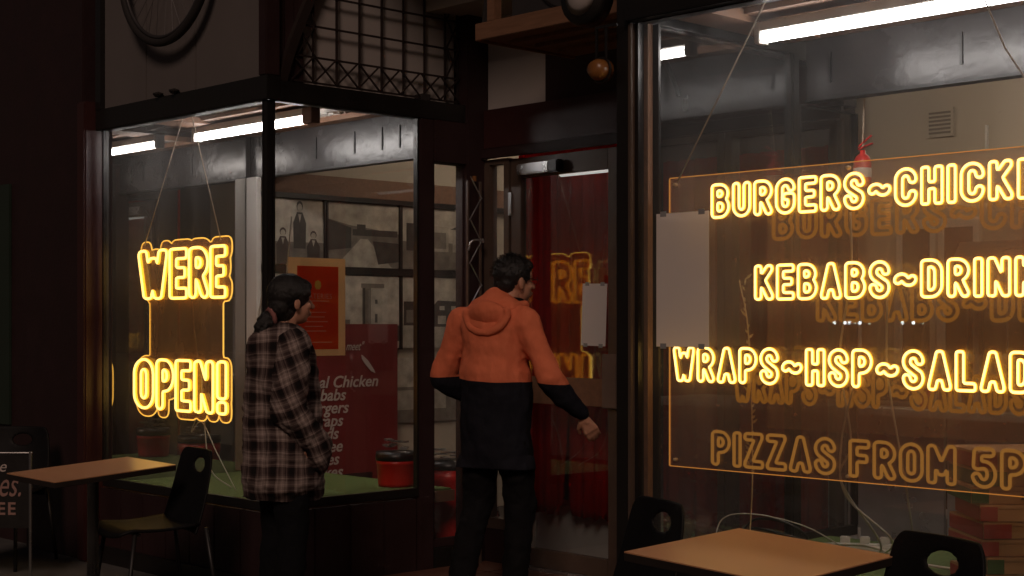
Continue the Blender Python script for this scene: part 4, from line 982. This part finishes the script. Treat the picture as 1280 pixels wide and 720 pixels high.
# PEOPLE
# ------------------------------------------------------------------ people
def blob(caps, vox, mats, name, parent, smooth_it=6, disp=None, cut=None):
    """one continuous skin round tapered capsules (p, q, rp, rq[, flat scale xyz]) and ellipsoids"""
    m = MB()
    for c in caps:
        if c[0] == 'e':                       # ellipsoid: centre, radii, optional rotation
            _, ce, ra = c[:3]; rot = c[3] if len(c) > 3 else Matrix.Identity(3); ns, nr = 18, 12; v = []; f = []
            for i in range(nr+1):
                th = math.pi*i/nr
                for k in range(ns):
                    ph = 2*math.pi*k/ns
                    v.append(Vector(ce)+rot@Vector((ra[0]*math.sin(th)*math.cos(ph), ra[1]*math.sin(th)*math.sin(ph), ra[2]*math.cos(th))))
            for i in range(nr):
                for k in range(ns): f.append((i*ns+k, (i+1)*ns+k, (i+1)*ns+(k+1) % ns, i*ns+(k+1) % ns))
            m.add(v, f)
        else:
            p, q, r0, r1 = Vector(c[0]), Vector(c[1]), c[2], c[3]; fl = c[4] if len(c) > 4 else 1.0   # fl squashes along local y (depth)
            t = (q-p); L = t.length; t = t/L if L > 1e-6 else Vector((0, 0, 1))
            a = t.cross(Vector((0, 1, 0)));
            if a.length < .05: a = t.cross(Vector((1, 0, 0)))
            a.normalize(); b = a.cross(t).normalized(); ns = 16; v = []; f = []; prof = []
            for i in range(5): th = math.pi/2*(1-i/4); prof.append((-r0*math.sin(th), r0*math.cos(th)+1e-4))
            for i in range(5): th = math.pi/2*(i/4); prof.append((L+r1*math.sin(th), r1*math.cos(th)+1e-4))
            for s_, r_ in prof:
                for k in range(ns):
                    ph = 2*math.pi*k/ns; v.append(p+t*s_+a*r_*math.cos(ph)+b*r_*math.sin(ph)*fl)
            for i in range(len(prof)-1):
                for k in range(ns): f.append((i*ns+k, i*ns+(k+1) % ns, (i+1)*ns+(k+1) % ns, (i+1)*ns+k))
            f += [tuple(range(ns)), tuple((len(prof)-1)*ns+k for k in range(ns))]
            m.add(v, f)
    me = m.mesh('tmp', mats); o = bpy.data.objects.new('tmp', me); COL.objects.link(o)
    r = o.modifiers.new('r', 'REMESH'); r.mode = 'VOXEL'; r.voxel_size = vox
    s = o.modifiers.new('s', 'SMOOTH'); s.factor = .5; s.iterations = smooth_it
    if disp:
        for (size, st) in disp:
            tx = bpy.data.textures.new('folds', 'CLOUDS'); tx.noise_scale = size; tx.noise_depth = 2
            d = o.modifiers.new('d', 'DISPLACE'); d.texture = tx; d.strength = st; d.mid_level = .5; d.texture_coords = 'LOCAL'
    dg = bpy.context.evaluated_depsgraph_get(); ev = bpy.data.meshes.new_from_object(o.evaluated_get(dg))
    bpy.data.objects.remove(o); ev.name = name; ev.materials.clear()
    if cut is not None:
        bm = bmesh.new(); bm.from_mesh(ev)
        bmesh.ops.bisect_plane(bm, geom=list(bm.verts)+list(bm.edges)+list(bm.faces), plane_co=(0, 0, cut), plane_no=(0, .04, 1), clear_inner=True)
        bmesh.ops.holes_fill(bm, edges=[e for e in bm.edges if e.is_boundary], sides=0); bm.to_mesh(ev); bm.free()
    for mm in (mats if isinstance(mats, (list, tuple)) else [mats]): ev.materials.append(M[mm])
    for p in ev.polygons: p.use_smooth = True; p.material_index = 0
    return link(name, ev, parent)

def head_caps(c, yaw, s=1.0, nose=.022):
    """head centred on c, face to local +y turned by yaw about z"""
    Rm = Matrix.Rotation(yaw, 3, 'Z'); C = Vector(c)
    P = lambda x, y, z: C+Rm@Vector((x*s, y*s, z*s))
    cap = [('e', P(0, -.012, .025), (.074*s, .094*s, .092*s), Rm), ('e', P(0, .028, -.035), (.056*s, .060*s, .075*s), Rm),
           ('e', P(0, .045, -.082), (.030*s, .032*s, .026*s), Rm), ('e', P(0, .058, .035), (.052*s, .030*s, .038*s), Rm),
           (P(0, .082, .012), P(0, .106, -.026), .007*s, .0125*s), ('e', P(0, .088, -.056), (.022*s, .012*s, .006*s), Rm), ('e', P(0, .084, -.066), (.019*s, .012*s, .007*s), Rm),
           ('e', P(.034, .064, -.022), (.020*s, .018*s, .018*s), Rm), ('e', P(-.034, .064, -.022), (.020*s, .018*s, .018*s), Rm),
           ('e', P(0, .078, .024), (.040*s, .014*s, .008*s), Rm)]
    for sx in (-1, 1): cap.append(('e', P(sx*.077, -.008, -.012), (.010*s, .020*s, .032*s), Rm@Matrix.Rotation(sx*.35, 3, 'Z')))
    return cap, P
def hand_caps(wrist, dirv, palm_n, curl=.5, side=1, s=1.0):
    """palm from wrist along dirv, five unequal bent fingers"""
    d = Vector(dirv).normalized(); n = Vector(palm_n); n = (n-d*n.dot(d)).normalized(); a = d.cross(n)*side; w_ = Vector(wrist); cp = []
    cp.append((w_, w_+d*.03*s, .024*s, .026*s, .8))
    for k in range(4): cp.append((w_+d*.02*s+a*(.006*(k-1.5))*s, w_+d*.085*s+a*(.0185*(k-1.5))*s, .017*s, .0125*s))
    for k, L_ in enumerate((.068, .078, .072, .056)):
        b = w_+d*.085*s+a*(.0188*(k-1.5))*s; ang = 0; p = b
        for j, fr_ in enumerate((.45, .32, .23)):
            ang += curl*(.55 if j == 0 else .75); dd = d*math.cos(ang)+n*math.sin(ang)+a*.03*(k-1.5); q = p+dd.normalized()*L_*fr_*s
            cp.append((p, q, (.0088-.0008*j)*s, (.0082-.0008*j)*s)); p = q
    b = w_+d*.025*s-a*.024*s; q = b+(d*.6-a*.55+n*.35).normalized()*.042*s; r_ = q+(d*.85-a*.15+n*.45).normalized()*.032*s
    cp += [(b, q, .013*s, .0105*s), (q, r_, .0100*s, .0085*s)]
    return cp

# man: back to the camera, reaching towards the door
PM = thing('person', 'man in orange and navy hoodie walking towards the entry door', 'person', (1.03, .64, .036), R(15))
hc, HP = head_caps((.065, .075, 1.595), R(-28), 1.0)
Rw = (.385, .19, .93); Re = (.305, .0, 1.12); Rs = (.175, -.01, 1.395)      # right wrist, elbow, shoulder
Ls = (-.185, -.01, 1.395); Le = (-.300, -.03, 1.12); Lw = (-.19, .20, .96)
legs = [((.080, 0, .88), (.11, .06, .50), .072, .058), ((.11, .06, .50), (.115, -.02, .10), .055, .036), ((.115, -.02, .07), (.12, .10, .035), .036, .028),
        ((-.080, 0, .88), (-.10, .0, .50), .072, .058), ((-.10, .0, .50), (-.11, -.16, .12), .055, .036), ((-.11, -.17, .10), (-.115, -.05, .035), .036, .028)]
body = hc+[((0, -.005, 1.42), (.055, .055, 1.54), .058, .052), ((0, 0, 1.20), (0, -.005, 1.40), .125, .13, .72), ((-.13, -.005, 1.41), (.13, -.005, 1.41), .06, .06, .9), ((0, 0, .95), (0, 0, 1.15), .135, .12, .75),
        (Rs, Re, .05, .038), (Re, Rw, .037, .024), (Ls, Le, .05, .038), (Le, Lw, .037, .024)]+legs
body += hand_caps(Rw, (.30, .45, -.84), (-.5, .8, .1), .45, 1)
body += hand_caps(Lw, (.5, .6, -.5), (.7, -.5, .0), .6, -1)
blob(body, .0052, 'skinw', 'body', PM, 3)
hair = [('e', HP(0, -.018, .038), (.083, .101, .092), Matrix.Rotation(R(-28), 3, 'Z')), ('e', HP(0, -.060, -.012), (.068, .050, .055), Matrix.Rotation(R(-28), 3, 'Z')), ('e', HP(0, .05, .078), (.060, .045, .034), Matrix.Rotation(R(-28), 3, 'Z'))]
blob(hair, .007, 'hair', 'hair', PM, 3, [(.012, .008), (.04, .008)])
def gl_(P, nm, parent):
    m = MB()
    for sx in (-1, 1): m.tube([P(sx*(.034+.024*math.cos(a)), .098, .004+.018*math.sin(a)) for a in [2*math.pi*k/14 for k in range(14)]], .0018, 5, closed=True)
    for sx in (-1, 1): m.tube([P(sx*.058, .095, .01), P(sx*.078, .05, .012), P(sx*.080, -.01, .008)], .002, 5)
    m.tube([P(-.010, .099, .008), P(.010, .099, .008)], .002, 5); m.build(nm, 'frame', parent)
gl_(HP, 'glasses', PM)
m = MB()
for k in range(420):
    th = random.uniform(0, 6.283); ph = random.uniform(.05, 1.75)
    n_ = Vector((math.sin(ph)*math.cos(th), math.sin(ph)*math.sin(th), math.cos(ph)))
    if n_.y > .55 and n_.z < .55: continue
    b = HP(n_.x*.083, -.018+n_.y*.101, .038+n_.z*.092); e_ = HP(n_.x*.097+random.uniform(-.012, .012), -.018+n_.y*.114+random.uniform(-.012, .012), .038+n_.z*.104+random.uniform(-.006, .008))
    m.tube([b, (b+e_)/2+Vector((0, 0, .003)), e_], [.0016, .0013, .0005], 3)
m.build('hair_strands', 'hair', PM)
hood_top = [((0, -.005, 1.20), (0, -.015, 1.38), .182, .170, .78), ((-.13, -.01, 1.395), (0, -.01, 1.425), .078, .085, .95), ((0, -.01, 1.425), (.13, -.01, 1.395), .085, .078, .95), ((0, 0, .76), (0, 0, 1.15), .178, .188, .86), ((-.075, 0, .66), (.075, 0, .66), .13, .13, 1.0), ((0, -.01, 1.42), (0, -.01, 1.50), .10, .075, .9),
            (Rs, Re, .074, .062), (Re, Vector(Rw)*.93+Vector(Re)*.07, .064, .044), (Ls, Le, .074, .062), (Le, Vector(Lw)*.93+Vector(Le)*.07, .064, .044)]
blob(hood_top, .0085, 'hoodie', 'hoodie', PM, 8, [(.22, .050), (.07, .012)], cut=.672)
# hood lying on the shoulders and round the neck
Rt = Matrix.Rotation(R(28), 3, 'X')
hd_ = [('e', (.015, -.098, 1.425), (.112, .050, .078), Rt), ((-.095, -.05, 1.455), (.0, -.105, 1.475), .034, .028), ((.0, -.105, 1.475), (.115, -.045, 1.46), .028, .034),
       ((-.095, -.05, 1.455), (-.07, .05, 1.475), .034, .028), ((.115, -.045, 1.46), (.125, .06, 1.475), .034, .028), ((-.07, .05, 1.475), (.02, .12, 1.44), .028, .026), ((.125, .06, 1.475), (.05, .12, 1.44), .028, .026)]
rim = [(.015+.118*math.cos(R(a)), -.105-.030*abs(math.sin(R(a))), 1.435+.092*math.sin(R(a))) for a in range(175, 371, 15)]
hd_ += [(a, b, .020, .020) for a, b in zip(rim, rim[1:])]
blob(hd_, .007, 'hoodie', 'hood', PM, 4, [(.10, .012), (.03, .004)])
blob([((-.03, -.02, 1.495), (.03, -.03, 1.495), .020, .022), ((.03, -.03, 1.495), (.09, .0, 1.50), .022, .018), ((-.03, -.02, 1.495), (-.02, .06, 1.50), .020, .014), ((.09, .0, 1.50), (.10, .08, 1.50), .018, .014)], .006, 'trouser', 'collar', PM, 2)
tr_ = [((.08, 0, .90), (.11, .06, .50), .104, .078), ((.11, .06, .50), (.115, -.02, .09), .078, .062), ((-.08, 0, .90), (-.10, .0, .50), .104, .078), ((-.10, .0, .50), (-.11, -.16, .13), .078, .060), ((-.07, 0, .92), (.07, 0, .92), .115, .115, .95)]
blob(tr_, .009, 'trouser', 'trousers', PM, 4, [(.09, .03), (.04, .012)])
blob([((.115, -.03, .06), (.12, .12, .035), .048, .038), ('e', (.12, .05, .012), (.045, .13, .014))], .007, 'shoered', 'shoe', PM, 2)
blob([((-.11, -.20, .085), (-.115, -.06, .04), .046, .038)], .007, 'shoered', 'shoe', PM, 2)

# woman: facing right, hand in jacket pocket
PW = thing('person', 'woman with low dark bun in a brown plaid overshirt reading the window', 'person', (.71, -.41, .0), R(-18))
hc, HP = head_caps((.0, .045, 1.525), R(6), .96)
Rs = (.165, .0, 1.315); Re = (.215, -.045, 1.03); Rw = (.195, .075, .87)
Ls = (-.165, .0, 1.315); Le = (-.225, -.06, 1.035); Lw = (-.19, .15, .90)
legs = [((.09, 0, .86), (.095, .02, .47), .085, .055), ((.095, .02, .47), (.10, -.02, .09), .05, .034), ((.10, -.02, .06), (.105, .11, .03), .034, .026),
        ((-.09, 0, .86), (-.09, .0, .47), .085, .055), ((-.09, .0, .47), (-.095, -.03, .09), .05, .034), ((-.095, -.03, .06), (-.10, .10, .03), .034, .026)]
body = hc+[((0, .0, 1.36), (0, .03, 1.46), .050, .046), ((0, 0, 1.12), (0, -.005, 1.30), .115, .115, .72), ((-.12, 0, 1.31), (.12, 0, 1.31), .052, .052, .9), ((0, 0, .90), (0, 0, 1.08), .135, .11, .78),
        (Rs, Re, .045, .035), (Re, Rw, .034, .022), (Ls, Le, .045, .035), (Le, Lw, .034, .022)]+legs
body += hand_caps(Rw, (-.5, .0, -.8), (-.7, -.3, 0), .4, 1, .9)+hand_caps(Lw, (.5, .0, -.8), (.7, -.3, 0), .4, -1, .9)
blob(body, .0050, 'skinw', 'body', PW, 3)
Rh = Matrix.Rotation(R(6), 3, 'Z')
hair = [('e', HP(0, -.022, .036), (.086, .104, .096), Rh), ('e', HP(0, -.070, -.025), (.070, .052, .065), Rh), ('e', HP(0, .052, .072), (.062, .040, .034), Rh), ('e', HP(.0, -.045, -.055), (.060, .05, .05), Rh),
        ('e', HP(.066, .03, .040), (.014, .040, .030), Rh), ('e', HP(-.066, .03, .040), (.014, .040, .030), Rh)]
blob(hair, .006, 'hair', 'hair', PW, 3, [(.015, .006), (.05, .008)])
blob([('e', HP(.0, -.135, -.100), (.042, .040, .050), Rh), ('e', HP(.01, -.165, -.130), (.034, .032, .042), Rh), ('e', HP(.0, -.115, -.135), (.034, .030, .036), Rh)], .005, 'hair', 'hair_bun', PW, 2, [(.018, .020)])
m = MB(); m.tube([HP(.034*math.cos(a), -.108-.010*math.sin(a), -.075+.034*math.sin(a)) for a in [2*math.pi*k/20 for k in range(20)]], [.011+.003*(k % 2) for k in range(20)], 8, closed=True); m.build('scrunchie', 'scrunchie', PW, smooth=True)
m = MB()
for k in range(260):
    a = random.uniform(-2.2, 2.2); st = Vector((math.sin(a)*.085, .065*math.cos(a)+.02, .036+.060+.035*math.cos(a)-abs(a)*.040)); en = Vector((random.uniform(-.02, .02), -.125, random.uniform(-.09, -.055))); pts = []
    for q in range(7):
        t_ = q/6; v_ = st.lerp(en, t_)-Vector((0, -.022, .02)); c_ = Vector((v_.x/.086, v_.y/.104, v_.z/.096)); c_ = c_.normalized() if c_.length > .01 else Vector((0, -1, 0))
        o_ = 1.012+.02*random.random(); pts.append(HP(c_.x*.086*o_, -.022+c_.y*.104*o_, .030+c_.z*.096*o_))
    m.tube(pts, [.0012]*6+[.0006], 3)
for k in range(26):
    a = random.uniform(-2.6, 2.6); b = HP(math.sin(a)*.075, .02*math.cos(a)-.05, -.06+random.uniform(-.02, .04)); m.tube([b, b+Vector((random.uniform(-.02, .02), random.uniform(-.03, .01), -.02)), b+Vector((random.uniform(-.03, .03), random.uniform(-.04, .01), -.045))], [.001, .0008, .0004], 3)
m.build('hair_strands', 'hair', PW)
jk = [((0, 0, 1.10), (0, -.01, 1.29), .155, .145, 1.12), ((-.135, -.0, 1.30), (.135, -.0, 1.30), .070, .070, 1.0), ((0, .0, .70), (0, 0, 1.10), .182, .165, 1.08), ((.10, -.02, .82), (.12, -.02, 1.10), .11, .11), ((0, -.005, 1.31), (0, .005, 1.375), .09, .065, .95),
      ((-.07, 0, .60), (.07, 0, .72), .150, .145, 1.16), (Ls, Le, .078, .070), (Le, Lw, .070, .060), (Lw, (-.14, .17, .80), .062, .055)]
ov = blob(jk, .0085, 'plaid', 'overshirt', PW, 5, [(.11, .034), (.04, .016)], cut=.615)
blob([(Rs, Re, .080, .078), (Re, Vector(Rw)+Vector((0, .03, .0)), .078, .064), (Vector(Rw)+Vector((0, .03, 0)), (.165, .115, .80), .066, .060), ((.15, -.01, 1.31), Rs, .07, .08)], .007, 'plaid2', 'sleeve', PW, 3, [(.10, .028), (.035, .016)])
blob([((-.055, -.05, 1.385), (0, -.072, 1.375), .022, .026), ((0, -.072, 1.375), (.055, -.05, 1.385), .026, .022), ((-.055, -.05, 1.385), (-.06, .05, 1.375), .022, .018), ((.055, -.05, 1.385), (.06, .05, 1.375), .022, .018), ((.06, .05, 1.375), (.04, .12, 1.28), .018, .014), ((-.06, .05, 1.375), (-.04, .12, 1.28), .018, .014),
      ((-.05, -.09, 1.33), (.05, -.09, 1.33), .04, .04), ((0, -.10, 1.33), (0, -.12, 1.26), .045, .04)], .007, 'plaid', 'shirt_hood', PW, 3, [(.05, .014)])
blob([((.085, 0, .86), (.095, .02, .47), .10, .075), ((.095, .02, .47), (.10, -.02, .06), .073, .066), ((-.085, 0, .86), (-.09, 0, .47), .10, .075), ((-.09, 0, .47), (-.095, -.03, .06), .073, .066), ((-.06, 0, .86), (.06, 0, .86), .08, .08, .95)], .009, 'denim', 'trousers', PW, 4, [(.08, .02)])
for sx in (-1, 1): blob([((.1*sx, -.03, .045), (.105*sx, .12, .03), .042, .034), ('e', (.105*sx, .04, .010), (.042, .13, .012))], .007, 'shoe', 'shoe', PW, 2)
